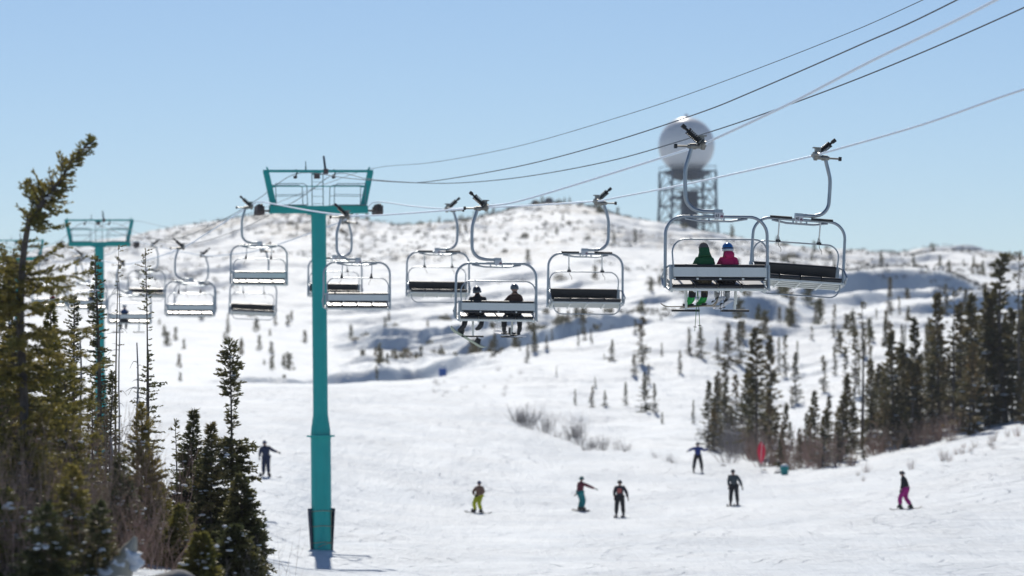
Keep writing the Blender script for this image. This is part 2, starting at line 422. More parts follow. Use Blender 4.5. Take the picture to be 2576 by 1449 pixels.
    fac = math_('MULTIPLY', mr.outputs[0], math_('MULTIPLY', far.outputs['Fac'], .75))
    ms = N.new('ShaderNodeMix'); ms.data_type = 'RGBA'; ms.inputs['B'].default_value = (.25, .235, .22, 1)
    L.new(mt.outputs['Result'], ms.inputs['A']); L.new(fac, ms.inputs['Factor'])
    L.new(ms.outputs['Result'], b.inputs['Base Color'])
    return m
M['snow'] = snow_material()
M['snow_clump'] = mat('settled_snow', (.80, .815, .84), .6, noise=(5, .5, (.74, .76, .80)), bump=(6, .6, .05))

def build_terrain():
    ds = np.concatenate([np.arange(14, 60, 1.0), np.arange(60, 130, .8), np.arange(130, 420, .75), np.arange(420, 700, .8), np.arange(700, 960, 1.2), np.arange(960, 1200, 8), np.arange(1200, 2601, 60)])
    pxs = np.concatenate([np.arange(-2500, -500, 40.), np.arange(-500, -60, 16.), np.arange(-60, 2640, 6.), np.arange(2640, 3100, 16.), np.arange(3100, 5001, 40.)])
    D, PX = np.meshgrid(ds, pxs, indexing='ij')
    X = (PX - 1288) / F * D; Y = D
    Z = terrain_z(X, Y)
    nr, nc = X.shape
    co = np.stack([X, Y, Z], -1).reshape(-1, 3)
    i = np.arange(nr - 1)[:, None] * nc + np.arange(nc - 1)[None, :]
    q = np.stack([i, i + 1, i + nc + 1, i + nc], -1).reshape(-1, 4)
    # piste mask and scrub mask
    edge = np.interp(PX, EDX, EDD)
    piste = (1 - sstep(-6, 12, Y - edge)).reshape(-1)
    hgt = sstep(5, 42, Z); scrub = (sstep(430, 620, Y) * (.35 + .65 * hgt)).reshape(-1)
    me = bpy.data.meshes.new('snow_ground')
    me.vertices.add(len(co)); me.vertices.foreach_set('co', co.astype(np.float32).ravel())
    me.loops.add(len(q) * 4); me.loops.foreach_set('vertex_index', q.astype(np.int32).ravel())
    me.polygons.add(len(q)); me.polygons.foreach_set('loop_start', np.arange(0, len(q) * 4, 4, dtype=np.int32))
    me.polygons.foreach_set('use_smooth', np.ones(len(q), bool))
    me.update(calc_edges=True)
    for nme, arr in (('piste', piste), ('scrub', scrub)):
        at = me.attributes.new(nme, 'FLOAT', 'POINT'); at.data.foreach_set('value', arr.astype(np.float32))
    me.materials.append(M['snow'])
    o = bpy.data.objects.new('snow_ground', me); link(o); tag(o, 'white snow covered ski slope rising to a scrubby hill', 'ground', kind='structure')
    # the plain round about, below and beyond the modelled slope
    b = MB(); n = 48
    rings = [(0, -1.75), (14, -2.1), (60, -12), (400, -20), (1200, -60), (2640, -104)]
    vs = [(0, 0, -1.9)]
    for (r, z) in rings[1:]:
        for j in range(n):
            a = 2 * math.pi * j / n
            vs.append((r * math.cos(a), r * math.sin(a), z))
    fs = [(0, 1 + j, 1 + (j + 1) % n) for j in range(n)]
    for k in range(len(rings) - 2):
        for j in range(n):
            j2 = (j + 1) % n
            fs.append((1 + k * n + j, 1 + (k + 1) * n + j, 1 + (k + 1) * n + j2, 1 + k * n + j2))
    b.add(vs, fs)
    # behind the camera the ground stays level with the viewer's feet
    b2 = MB(); g = 24
    xs = np.linspace(-600, 600, g); ys = np.linspace(-700, 16, g)
    vv = [(x, y, -2.0 + .02 * y * .2 + 1.2 * math.sin(x / 70) * min(1, abs(y) / 200)) for y in ys for x in xs]
    ff = [(r * g + c, r * g + c + 1, (r + 1) * g + c + 1, (r + 1) * g + c) for r in range(g - 1) for c in range(g - 1)]
    b2.add(vv, ff)
    o = b.build('snow_plain', M['snow']); tag(o, 'snowy plain around and beyond the hills', 'ground', kind='structure')
    o = b2.build('snow_ground_behind', M['snow']); tag(o, 'snow behind the viewpoint', 'ground', kind='structure')
    tag(o, kind='structure')
build_terrain()
# ---------------------------------------------------------------- lift geometry
CA, CD, SLP = 18.98, 23.35, .205
HEAD = math.atan(SLP)             # the line runs this far left of straight ahead
def line_d(px, c): return c / ((px - 1288) / F + SLP)
def text_mesh(txt, size, extr=.002):
    cu = bpy.data.curves.new('digits', 'FONT'); cu.body = txt; cu.size = size; cu.extrude = extr; cu.align_x = 'CENTER'; cu.align_y = 'CENTER'
    o = bpy.data.objects.new('tmp', cu); COL.objects.link(o)
    me = bpy.data.meshes.new_from_object(o.evaluated_get(bpy.context.evaluated_depsgraph_get()))
    bpy.data.objects.remove(o); bpy.data.curves.remove(cu)
    return me
ROTX = Matrix.Rotation(R(90), 4, 'X')

def rot_y(a): return Matrix.Rotation(a, 3, 'Y')
def hoop(w, top, bot, r, y, cx=0, n=7, splay=0):
    """inverted U: corners rounded with radius r; returns points"""
    pts = [(cx - w / 2 + splay, y, bot)]
    for k in range(n + 1):
        a = math.pi - math.pi / 2 * k / n
        pts.append((cx - w / 2 + r + r * math.cos(a), y, top - r + r * math.sin(a)))
    for k in range(n + 1):
        a = math.pi / 2 - math.pi / 2 * k / n
        pts.append((cx + w / 2 - r + r * math.cos(a), y, top - r + r * math.sin(a)))
    pts.append((cx + w / 2 - splay, y, bot)); return pts

FC = .27     # lateral offset of the chair under its grip
def make_chair(state, digits=None, face=None, under=False, simple=False):
    """origin at the rope in the grip; +Y is the way the riders face; state: 'down' or 'up' restraint bar"""
    t = empty('chairlift_chair')
    sg = 6 if simple else 10
    g = MB()
    g.box((-.02, 0, .0), (.14, .16, .13)); g.box((-.04, 0, .10), (.12, .10, .10)); g.box((-.01, 0, .155), (.15, .12, .025))
    g.lathe([(.085, -.035), (.09, -.03), (.09, .03), (.085, .035)], 14, (.0, 0, -.03), 'X')
    g.lathe([(.06, 0), (.06, .12), (.035, .125), (.035, .18)], 12, (-.26, 0, -.05), 'X')
    g.tube([(-.3, 0, -.05), (.02, 0, -.05)], .045, 10)
    g.tube([(-.52, 0, -.048), (-.24, 0, -.05)], .021, 8)
    for yy in (-1, 1):
        g.tube([(.0, .07 * yy, .0), (.0, .17 * yy, .008), (.0, .30 * yy, .0)], [.055, .05, .026], 8)
    grip = g.build('grip', M['galv_dark'], t)
    s = MB(); s.box((-.545, 0, -.048), (.05, .085, .085)); s.build('end_cap', M['rubber'], grip)
    # coil spring, tilted up and outward
    s = MB(); a0 = Vector((-.05, -.02, .03)); a1 = Vector((-.30, -.02, .25)); ax = (a1 - a0); L_ = ax.length; ax.normalize()
    u = ax.cross(Vector((0, 1, 0))).normalized(); v = Vector((0, 1, 0))
    n = 8 * 9
    pts = [a0 + ax * (.02 + (L_ - .03) * i / n) + (u * math.cos(i * 2 * math.pi / 9) + v * math.sin(i * 2 * math.pi / 9)) * .062 for i in range(n + 1)]
    s.tube(pts, .0135, 6); s.tube([a0, a1 + ax * .10], .028, 8)
    q = Vector((0, 0, 1)).rotation_difference(ax).to_matrix()
    s.box(a0 + ax * .0, (.14, .13, .018), q); s.box(a1, (.13, .12, .016), q)
    s.box(a1 + ax * .12, (.075, .075, .09), q)
    s.build('spring', M['spring'], grip)
    # hanger arm
    arm = [(-.22, 0, -.03), (-.235, 0, -.12), (-.30, 0, -.33), (-.345, 0, -.50), (-.355, 0, -.72), (-.35, 0, -1.0)]
    arm += [(-.35 + .30 * (1 - math.cos(a)), 0, -1.0 - .30 * math.sin(a)) for a in [R(q_) for q_ in (12, 26, 40, 54, 68, 80)]]
    arm += [(.02, 0, -1.315), (.38, 0, -1.32)]
    m = MB(); m.tube(curve_pts(arm, 3), .041, 12); m.box((.30, 0, -1.33), (.17, .10, .11))
    m.build('hanger_arm', M['galv'], t)
    # outer bail
    m = MB(); m.tube(hoop(2.04, -1.415, -2.80, .36, 0, FC, 8, -.01), .031, sg)
    m.tube([(FC - .62, 0, -1.45), (FC - .30, 0, -1.50), (FC + .30, 0, -1.50), (FC + .62, 0, -1.45)], .024, 8)
    for x in (-.45, -.15, .15, .45): m.box((FC + x, 0, -1.462), (.03, .02, .07))
    for sx in (-1, 1):
        x = FC + sx * 1.0
        m.tube([(x, .30, -2.66), (x + sx * .02, .33, -2.60), (x, .10, -2.42), (x, -.20, -2.38)], .019, 8)
        m.tube([(x, 0, -2.79), (x, -.24, -2.84), (x - sx * .02, -.27, -2.80), (x - sx * .02, -.25, -2.36)], .026, 8)
        m.tube([(x, 0, -2.79), (x, .26, -2.73), (x, .30, -2.66)], .026, 8)
        m.box((x - sx * .045, -.24, -2.50), (.10, .02, .28))
    m.build('bail', M['galv'], t)
    # rear hoop of the restraint bar
    m = MB(); m.tube(hoop(1.90, -1.865 if state == 'down' else -1.90, -2.42, .26, -.27 if state == 'down' else -.16, FC, 6, .02), .0165, 8)
    if under:
        pts = [(p[0], p[1], -p[2]) for p in hoop(1.82, 3.04, 2.70, .22, .20, FC, 5, 0)]
        m.tube(pts, .0155, 8)
    rb = m.build('restraint_bar', M['galv'], t)
    if state == 'down':
        for sx in (-1, 1):
            m = MB(); x = FC + sx * .50
            m.tube([(x, .42, -2.62), (x, .44, -2.86), (x - sx * .012, .47, -3.21)], .026, 6)
            m.box((x, .44, -2.9), (.055, .012, .42))
            m.build('footrest_stem', M['panel'], rb)
            m = MB(); m.tube([(x - .28, .47, -3.23), (x + .28, .47, -3.23)], .022, 8); m.build('footrest', M['rubber'], rb)
    else:
        for sx in (-1, 1):
            x = FC + sx * .455
            m = MB(); m.tube([(x + .015, .05, -1.44), (x + .01, .03, -1.62), (x - .025, -.12, -1.80), (x - .04, -.16, -1.90)], .017, 6)
            m.build('footrest_stem', M['panel'], rb)
            m = MB(); m.tube([(x - .26, .055, -1.385), (x + .22, .055, -1.385)], .027, 8); m.build('footrest', M['rubber'], rb)
            m = MB(); m.box((x - .04, -.16, -1.885), (.10, .05, .05)); m.tube([(x - .03, -.15, -1.76), (x - .04, -.16, -1.87)], [.02, .038], 8)
            m.tube(curve_pts([(x - .05, -.18, -1.9), (x - .07, -.19, -1.98), (x - .12, -.18, -2.05), (x - .11, -.16, -2.11)], 4), .006, 5)
            m.build('bar_clamp', M['rubber'], rb)
    # backrest: ribbed metal shell with black vinyl pad wrapped round it
    m = MB(); bt = R(9)
    q = Matrix.Rotation(-bt, 3, 'X'); bc = Vector((FC, -.235, -2.505))
    m.box(bc + q @ Vector((0, .022, 0)), (1.83, .045, .25), q)
    m.tube([bc + q @ Vector((-.915, .0, .128)), bc + q @ Vector((.915, .0, .128))], .031, 8)
    m.tube([bc + q @ Vector((-.915, .0, -.128)), bc + q @ Vector((.915, .0, -.128))], .031, 8)
    bk = m.build('backrest_pad', M['vinyl'], t)
    m = MB(); m.box(bc + q @ Vector((0, -.03, 0)), (1.86, .02, .185), q)
    for k in range(5):
        m.box(bc + q @ Vector(((k - 2) * .455, -.045, 0)), (.014, .014, .18), q)
        m.box(bc + q @ Vector(((k - 2) * .455, -.042, -.135)), (.04, .02, .03), q)
    m.build('backrest_panel', M['panel'], t)
    # seat: four pads on a slatted frame, tipped back
    st = R(14); q = Matrix.Rotation(st, 3, 'X'); sc = Vector((FC, .06, -2.715))
    for k in range(4):
        m = MB(); c = sc + Vector(((k - 1.5) * .465, 0, 0))
        m.box(c + q @ Vector((0, 0, 0)), (.44, .44, .075), q)
        m.tube([c + q @ Vector((-.22, .22, .0)), c + q @ Vector((.22, .22, .0))], .045, 8)
        m.tube([c + q @ Vector((-.22, -.22, .0)), c + q @ Vector((.22, -.22, .0))], .036, 8)
        m.build('seat_pad', M['vinyl'], t, bevel=.012)
    m = MB()
    for yy in (-.215, -.08, .06, .20):
        m.box(sc + q @ Vector((0, yy, -.075)), (1.94, .05, .035), q)
    for k in range(5):
        m.box(sc + q @ Vector(((k - 2) * .465, 0, -.10)), (.035, .50, .04), q)
    m.tube([sc + q @ Vector((-.99, -.23, -.06)), sc + q @ Vector((.99, -.23, -.06))], .021, 8)
    m.build('seat_frame', M['panel'], t)
    # number plate
    for sy in ((-1,) if face is None else (face,)):
        m = MB(); m.box((.31, sy * .062, -1.395), (.185, .008, .118)); pl = m.build('number_plate', M['plate'], t)
        e = MB(); y = sy * .068
        def ex(x): return .31 + (x if sy < 0 else -x)
        for (dx, dz, w_) in ((.035, -.005, .028), (.055, .006, .034), (.072, -.008, .022)):
            vs = [(ex(dx - w_ / 2 - .004), y, -1.405 + dz - .012), (ex(dx + w_ / 2 + .004), y, -1.405 + dz - .012), (ex(dx), y, -1.405 + dz + .022)]
            vs += [(p[0], y + sy * .002, p[2]) for p in vs]
            e.add(vs, [(0, 1, 2), (3, 5, 4), (0, 3, 4, 1), (1, 4, 5, 2), (2, 5, 3, 0)])
        e.box((ex(.055), y + sy * .001, -1.428), (.06, .002, .006))
        e.build('emblem', M['emblem'], pl, smooth=False)
        if digits:
            me = text_mesh(digits, .088); me.materials.append(M['ink'])
            o = bpy.data.objects.new('number_lettering', me); link(o, pl)
            o.rotation_euler = (R(90), 0, 0 if sy < 0 else math.pi); o.location = (ex(-.038), y, -1.397)
            o.scale = (.82, 1, 1)
        # clips
        for dx in (-.05, .05):
            m = MB(); m.box((.31 + dx, sy * .05, -1.465), (.034, .03, .03)); m.build('plate_clip', M['panel'], pl)
    return t

CHAIR_A = [(1768, 362), (1223, 520), (876, 543), (633, 519), (462, 622), (312, 664), (208, 643), (112, 652)]
CHAIR_D = [(2052, 390), (1499, 506), (1124, 525), (862, 557), (657, 629), (506, 642), (382, 617), (196, 662)]
A_LAB = ['chair numbered 63 seen from behind carrying riders in green and pink jackets',
         'chair seen from behind carrying riders in black and brown jackets',
         'empty chair seen from behind just right of the near teal tower post',
         'empty chair seen from behind hanging just left of the near tower crossarm',
         'empty chair seen from behind, midway between the two near teal towers',
         'chair seen from behind through thin spruces, blue jacket rider on its left end',
         'chair seen from behind just in front of the second teal tower, one blue rider',
         'far chair seen from behind past the second teal tower with a red rider']
D_LAB = ['empty chair numbered 40 facing the viewer, hanging with a slight sideways tilt',
         'empty black seated chair facing the viewer, right of the chair with two snowboarders',
         'empty black seated chair facing the viewer, partly behind the chair with two snowboarders',
         'empty chair facing the viewer, half hidden behind the near teal tower post',
         'empty chair facing the viewer, hanging below and behind an empty rear view chair',
         'empty chair facing the viewer, almost hidden behind a rear view chair',
         'empty chair facing the viewer, hanging beside the second tower behind thin spruces',
         'small far chair facing the viewer, hanging beyond the second teal tower']
GA, GD = 'chairs riding away up the lift line', 'chairs coming down the lift line'
pA = make_chair('down', '63'); pB = make_chair('down'); pC = make_chair('up')
pD = make_chair('up', '40', face=1, under=True); pE = make_chair('up', face=1, under=True)
chairsA, chairsD = [], []
for i, (px, py) in enumerate(CHAIR_A):
    o = [pA, pB, pC, None, None, None, None, None][i]
    if o is None: o = copy_tree(pC if i < 5 else pB)
    d = line_d(px, CA); o.location = P(px, py, d); o.rotation_euler = (0, R(.4) if i == 1 else 0, HEAD)
    tag(o, A_LAB[i], 'ski lift chair', GA); chairsA.append(o)
for i, (px, py) in enumerate(CHAIR_D):
    o = [pD, pE][i] if i < 2 else copy_tree(pE)
    d = line_d(px, CD); o.location = P(px, py, d)
    o.rotation_euler = (0, R(-3.4) if i == 0 else (R(-2.2) if i == 4 else R(-.5)), HEAD + math.pi)
    tag(o, D_LAB[i], 'ski lift chair', GD); chairsD.append(o)

# ---------------------------------------------------------------- towers
TZ = 13.56
def make_tower():
    t = empty('lift_tower'); T = M['teal']
    m = MB(); m.lathe([(.358, -1.5), (.358, 4.05)], 28); m.build('lower_post', T, t)
    m = MB(); m.lathe([(.375, 4.05), (.375, 4.085), (.50, 4.09), (.50, 4.15), (.37, 4.155)], 28)
    m.build('flange', T, t)
    m = MB(); m.lathe([(.352, 4.155), (.345, 4.35), (.270, 4.85), (.265, 5.0), (.265, 12.08)], 28); m.build('upper_post', T, t)
    m = MB(); m.box((0, 0, 12.20), (3.54, .30, .265)); m.box((0, 0, 12.045), (.80, .44, .05)); m.build('crossarm', T, t, bevel=.01)
    for sx in (-1, 1):
        m = MB()
        a = Vector((sx * 1.62, 0, 12.33)); b = Vector((sx * 1.88, 0, 13.53))
        vs = []
        for p, w_ in ((a, .11), (b, .10)):
            for (dx, dy) in ((-1, -1), (1, -1), (1, 1), (-1, 1)): vs.append((p.x + dx * w_, p.y + dy * .08, p.z))
        m.add(vs, [(0, 1, 2, 3), (7, 6, 5, 4), (0, 4, 5, 1), (1, 5, 6, 2), (2, 6, 7, 3), (3, 7, 4, 0)])
        m.box((sx * 1.60, 0, 13.03), (.10, .06, .07)); m.tube([(sx * 1.80, 0, 13.6), (sx * 1.86, 0, 13.72)], .03, 6)
        m.build('upright', T, t)
    m = MB(); m.box((0, 0, 13.575), (3.96, .12, .09)); m.box((-.05, 0, 13.49), (.30, .1, .08)); m.build('lifting_beam', T, t)
    m = MB(); m.tube([(-1.62, -.02, 13.03), (1.62, -.02, 13.03)], .02, 6); m.build('tie_rod', T, t)
    for sx in (-1, 1):
        r = .016
        for yy in (-.55, .55):
            m = MB()
            m.tube([(sx * 1.62, yy, 13.10), (sx * .62, yy, 13.10), (sx * .50, yy, 13.02), (sx * .48, yy, 12.33)], r, 6)
            m.tube([(sx * 1.60, yy, 12.70), (sx * .48, yy, 12.72)], .011, 6)
            m.tube([(sx * 1.60, yy, 12.33), (sx * 1.62, yy, 13.10)], r, 6)
            m.build('handrail', M['teal_grey'], t)
        m = MB(); m.box((sx * 1.05, 0, 12.345), (1.2, 1.12, .02)); m.build('platform', M['teal_grey'], t)
    m = MB()
    for x in (-.20, .20): m.tube([(x, .20, 12.3), (x, .20, 13.53)], .018, 6)
    for k in range(5): m.tube([(-.20, .20, 12.42 + k * .26), (.20, .20, 12.42 + k * .26)], .008, 5)
    m.build('ladder', M['teal_grey'], t)
    # side ladder on the post
    for sx in (-1, 1):
        s = MB(); s.tube([(sx * 1.77, 0, 12.16), (sx * 2.02, 0, 12.16)], .035, 8)
        for yy in (-.42, 0, .42):
            s.box((sx * 2.13, yy, 12.16), (.24, .07, .30))
        s.box((sx * 2.13, 0, 12.10), (.26, .95, .10)); s.box((sx * 2.25, 0, 12.2), (.02, .9, .26))
        sh = s.build('sheave_train', M['sheave'], t)
        for yy in (-.44, -.15, .15, .44):
            w_ = MB(); z = 12.26 - .05 * yy * yy
            w_.lathe([(.10, -.055), (.145, -.05), (.13, 0), (.145, .05), (.10, .055)], 18, (sx * 2.13, yy, z), 'X')
            w_.build('sheave', M['rubber'], sh)
    # small fittings on the lifting beam
    for x in (-.76, .62):
        m = MB(); m.tube([(x - .06, 0, 13.64), (x, 0, 13.53), (x - .05, 0, 13.40)], .03, 6); m.ball((x - .07, 0, 13.36), .075, 8, 6, 1, 1, .8)
        m.build('cable_hanger', M['rubber'], t)
    m = MB(); m.box((-.05, 0, 13.40), (.20, .16, .19)); m.build('junction_box', M['sheave'], t)
    m = MB(); m.box((.27, 0, 13.56), (.16, .16, .18)); m.build('junction_box', M['sheave'], t)
    m = MB(); m.tube([(.26, 0, 13.60), (.20, 0, 14.12)], [.045, .035], 8); m.build('lamp_post', M['net'], t)
    m = MB(); m.tube([(-.45, 0, 13.60), (-.45, 0, 13.92)], .018, 6); m.tube([(-.45, 0, 13.60), (-.45, 0, 13.74)], .028, 6); m.build('aerial', M['teal_grey'], t)
    return t
def add_padding(t):
    m = MB(); n = 22; vs = []; zt, zb = 1.54, -.05
    a0, a1 = R(-28), R(208)
    for k in range(n + 1):
        a = a0 + (a1 - a0) * k / n
        for (r, z) in ((.495, zt), (.395, zb), (.375, zb), (.465, zt)):
            vs.append((r * math.cos(a), r * math.sin(a), z))
    fs = []
    for k in range(n):
        for j in range(4): fs.append((k * 4 + j, k * 4 + (j + 1) % 4, (k + 1) * 4 + (j + 1) % 4, (k + 1) * 4 + j))
    fs += [(0, 3, 2, 1), (n * 4, n * 4 + 1, n * 4 + 2, n * 4 + 3)]
    m.add(vs, fs); pad = m.build('safety_pad', M['net'], t)
    m = MB()
    for z, r in ((1.46, .49), (.92, .455), (.34, .42)):
        pts = []
        for k in range(25):
            a = 2 * math.pi * k / 24; c_, s_ = math.cos(a), math.sin(a)
            rr = r if s_ > -.3 else .375
            pts.append((rr * c_, rr * s_, z + .015 * math.sin(3 * a)))
        m.tube(pts[:-1], .013, 5, closed=True)
    m.tube([(-.37, -.1, .02), (-.10, -.375, .22), (.20, -.33, .31), (.37, -.08, .30)], .012, 5)
    m.tube([(.30, -.26, .1), (.31, -.25, 1.5)], .012, 5)
    m.build('strap', M['strap'], t)
def place_tower(t, px, py, d, lean, label):
    t.location = P(px, py, d); t.rotation_euler = (0, lean, HEAD)
    tag(t, label, 'lift tower', 'teal ski lift towers')
tw = make_tower(); tw2 = copy_tree(tw); tw3 = copy_tree(tw)
add_padding(tw)
place_tower(tw, 809.5, 1388, 137, R(-.62), 'tall teal lift tower nearest the viewer with padding strapped round its foot')
place_tower(tw2, 254, 1150, 220, R(-.62), 'teal lift tower farther up the line, its post behind thin spruces')
place_tower(tw3, 47, 1065, 285, R(-.62), 'farthest teal lift tower, mostly hidden behind the big leaning spruce')

# ---------------------------------------------------------------- ropes and cables
def rope(name, pix, c, rad, m, label, cat, group=None, sub=10, n=8):
    pts = [P(px, py, line_d(px, c)) for px, py in pix]
    pts.insert(0, pts[0] + (pts[0] - pts[1]).normalized() * 70)
    b = MB(); b.tube(curve_pts(pts, sub), rad, n); o = b.build(name, m)
    tag(o, label, cat, group); return o
ropeA = [(3450, -560), (2900, -235), (2505, 0), (2189, 155), (1982, 263), (1790, 353), (1768, 362), (1731, 376), (1336, 498), (1223, 519), (1100, 531), (960, 541), (876, 542), (780, 530), (694, 514), (652, 508), (633, 516), (560, 562), (500, 600), (462, 622), (400, 645), (312, 664), (208, 643), (152, 610), (135, 632), (112, 652), (60, 672), (0, 672), (-28, 660), (-60, 690)]
rope('haul_rope', ropeA, CA, .0245, M['rope'], 'thick bright steel haul rope carrying the chairs seen from behind', 'steel rope', 'haul ropes')
ropeD = [(3500, -65), (3000, 95), (2576, 225), (2319, 314), (2068, 386), (2052, 390), (2034, 395), (1757, 457), (1542, 499), (1499, 506), (1380, 514), (1250, 521), (1124, 525), (1040, 519), (950, 508), (920, 524), (862, 556), (760, 594), (657, 628), (580, 640), (506, 642), (382, 617), (338, 608), (300, 628), (240, 652), (196, 661), (150, 660), (108, 650), (60, 690)]
rope('haul_rope', ropeD, CD, .0235, M['rope'], 'thick bright steel haul rope carrying the chairs facing the viewer', 'steel rope', 'haul ropes')
def cC(px, d): return d * ((px - 1288) / F + SLP)
for pix, px0, rad, lab in (
    ([(3200, -420), (2321, 0), (2062, 112), (1757, 228), (1559, 294), (1302, 368), (1092, 408), (937, 424), (800, 470), (600, 545), (450, 575), (332, 557), (250, 600), (150, 625), (60, 607)], 930, .0085, 'thinnest and highest dark cable ending at the right tip of the near tower'),
    ([(3300, -470), (2407, 0), (2154, 117), (1897, 229), (1757, 285), (1525, 361), (1302, 419), (1085, 456), (1000, 458), (880, 449), (746, 437), (650, 500), (560, 553), (440, 600), (320, 592), (213, 560), (150, 605), (80, 630), (20, 612)], 748, .013, 'dark twisted cable, middle one of the three above the haul ropes'),
    ([(3300, -320), (2576, 19), (2206, 179), (1914, 289), (1724, 351), (1525, 407), (1302, 447), (1130, 461), (1000, 457), (920, 449), (843, 438), (760, 495), (690, 534), (600, 578), (480, 612), (370, 596), (277, 561), (200, 612), (130, 640), (66, 612)], 843, .013, 'dark twisted cable, lowest of the three thin ones crossing the radar dome')):
    rope('overhead_cable', pix, cC(px0, 137), rad, M['cable'], lab, 'cable', 'thin dark cables above the lift', 8, 6)

# ---------------------------------------------------------------- radar tower on the ridge
def radar():
    d = 915; u = d / F
    base = P(1730, 600, d); base.z = float(terrain_z(base.x, base.y)) - 2
    t = empty('radar_tower', base, R(14)); tag(t, 'white radar dome on a steel lattice tower behind the snowy ridge', 'radar tower')
    H = P(1730, 432, d).z - base.z; w = 5.4
    m = MB(); cz = P(1725, 366, d).z - base.z; r = 71 * u
    zz = P(1725, 428, d).z - base.z
    prof = [(.01, cz + r)]
    amin = math.asin(max(-1, (zz - cz) / r))
    for k in range(1, 21):
        a = math.pi / 2 - (math.pi / 2 - amin) * k / 20
        prof.append((r * math.cos(a), cz + r * math.sin(a)))
    m.lathe(prof, 40, cap=False); m.lathe([(.5, cz + r - .05), (.5, cz + r + .5), (.1, cz + r + .9)], 12)
    o = m.build('dome', M['radome'], t); o.location.x = -.3
    m = MB(); m.lathe([(w * .55, H - 2.0), (w * .85, H - 1.0), (w * 1.05, H - .2), (w * 1.05, H + .15), (w * .9, H + .2)], 8)
    m.lathe([(w * .62, H + .1), (w * .62, H + 1.1)], 20)
    m.build('platform', M['lattice'], t)
    m = MB(); cr = [(-1, -1), (1, -1), (1, 1), (-1, 1)]
    def corner(k, z):
        s = w * (1.0 + .16 * max(0, (H - z) / H - .4)); c = cr[k % 4]; return Vector((c[0] * s, c[1] * s, z))
    zs = [H * f for f in (0, .26, .50, .74, 1.0)]
    for k in range(4):
        m.tube([corner(k, z) for z in zs], .30, 6)
        for i in range(4):
            a, b = zs[i], zs[i + 1]
            m.tube([corner(k, b), corner(k + 1, b)], .16, 5)
            mid = (corner(k, b) + corner(k + 1, b)) / 2
            m.tube([corner(k, a), mid], .15, 5); m.tube([corner(k + 1, a), mid], .15, 5)
        m.tube([corner(k, H), corner(k, H + 1.3)], .08, 5); 
        m.tube([corner(k, H + 1.2), corner(k + 1, H + 1.2)], .06, 5)
    m.build('lattice_frame', M['lattice'], t)
    m = MB()
    m.box((.4, 0, H * .36), (3.4, 3.4, H * .72)); m.build('stair_shaft', M['lattice'], t)
    for zz_, ww in ((.62, 7.2), (.30, 6.2)):
        m = MB(); m.box((0, 0, H * zz_), (ww, ww, .5)); m.build('landing', M['lattice'], t)
radar()
for (px, py, rr, lab) in ((1346, 512, 9.5, 'dark round antenna on the ridge, the smaller left one'), (1381, 508, 12, 'dark round antenna on the ridge, the larger right one')):
    d = 900; base = ground(px, d, .3); t = empty('antenna', base); tag(t, lab, 'antenna', 'antennas on the ridge')
    top = P(px, py, d).z - base.z; r = rr * d / F
    m = MB(); m.ball((0, 0, top), r, 16, 10, 1, .7, 1); m.build('drum', M['lattice'], t)
    m = MB(); m.tube([(0, 0, -.5), (0, 0, top)], .14, 6); m.tube([(-.7, .3, -.3), (0, 0, top * .8)], .08, 5); m.tube([(.7, .3, -.3), (0, 0, top * .8)], .08, 5); m.build('mast', M['lattice'], t)
# ---------------------------------------------------------------- people
def skin_mesh(name, verts, edges, radii, sub=1, root=0):
    me = bpy.data.meshes.new(name + '_cage'); me.from_pydata([tuple(v) for v in verts], edges, [])
    o = bpy.data.objects.new(name + '_cage', me); COL.objects.link(o)
    md = o.modifiers.new('s', 'SKIN'); md.use_smooth_shade = True
    sv = me.skin_vertices[0].data
    for i, r in enumerate(radii):
        sv[i].radius = (r, r) if not isinstance(r, tuple) else r
        sv[i].use_root = (i == root)
    if sub:
        ss = o.modifiers.new('u', 'SUBSURF'); ss.levels = sub; ss.render_levels = sub
    dg = bpy.context.evaluated_depsgraph_get(); dg.update()
    out = bpy.data.meshes.new_from_object(o.evaluated_get(dg)); out.name = name
    bpy.data.objects.remove(o); bpy.data.meshes.remove(me)
    out.polygons.foreach_set('use_smooth', [True] * len(out.polygons))
    return out
class SK:
    def __init__(s): s.v = []; s.e = []; s.r = []
    def add(s, p, r, parent=None):
        s.v.append(Vector(p)); s.r.append(r)
        if parent is not None: s.e.append((parent, len(s.v) - 1))
        return len(s.v) - 1
    def chain(s, pts, parent=None):
        for p, r in pts: parent = s.add(p, r, parent)
        return parent
    def build(s, name, m, parent, sub=1):
        me = skin_mesh(name, s.v, s.e, s.r, sub); me.materials.append(m)
        o = bpy.data.objects.new(name, me); return link(o, parent)

def glove_mesh(side):
    """relaxed hand, fingers along +Z, palm facing +Y, thumb on the inner side"""
    k = SK(); a = k.add((0, 0, -.03), .028); b = k.add((0, 0, .02), .030, a); c = k.add((0, .002, .06), .032, b)
    for i, (x, L_, cu) in enumerate(((-.033, .066, .5), (-.011, .076, .55), (.011, .070, .6), (.032, .054, .7))):
        x *= side
        p = k.add((x, 0, .085), .0125, c)
        p = k.add((x * 1.08, L_ * .22 * cu, .085 + L_ * .5), .0115, p)
        p = k.add((x * 1.1, L_ * .75 * cu, .085 + L_ * .85), .010, p)
    p = k.add((-.045 * side, .012, .035), .015, b)
    p = k.add((-.062 * side, .03, .065), .0125, p); k.add((-.060 * side, .045, .095), .0105, p)
    return skin_mesh('glove', k.v, k.e, k.r, 1)
GLOVE = {}
def put_glove(elbow, wrist, side, m, parent):
    key = (side, m.name)
    if key not in GLOVE:
        me = glove_mesh(side); me.materials.append(m); GLOVE[key] = me
    o = bpy.data.objects.new('glove', GLOVE[key]); link(o, parent)
    d = (wrist - elbow).normalized()
    o.rotation_mode = 'QUATERNION'; o.rotation_quaternion = Vector((0, 0, 1)).rotation_difference(d); o.location = wrist + d * .03
    return o

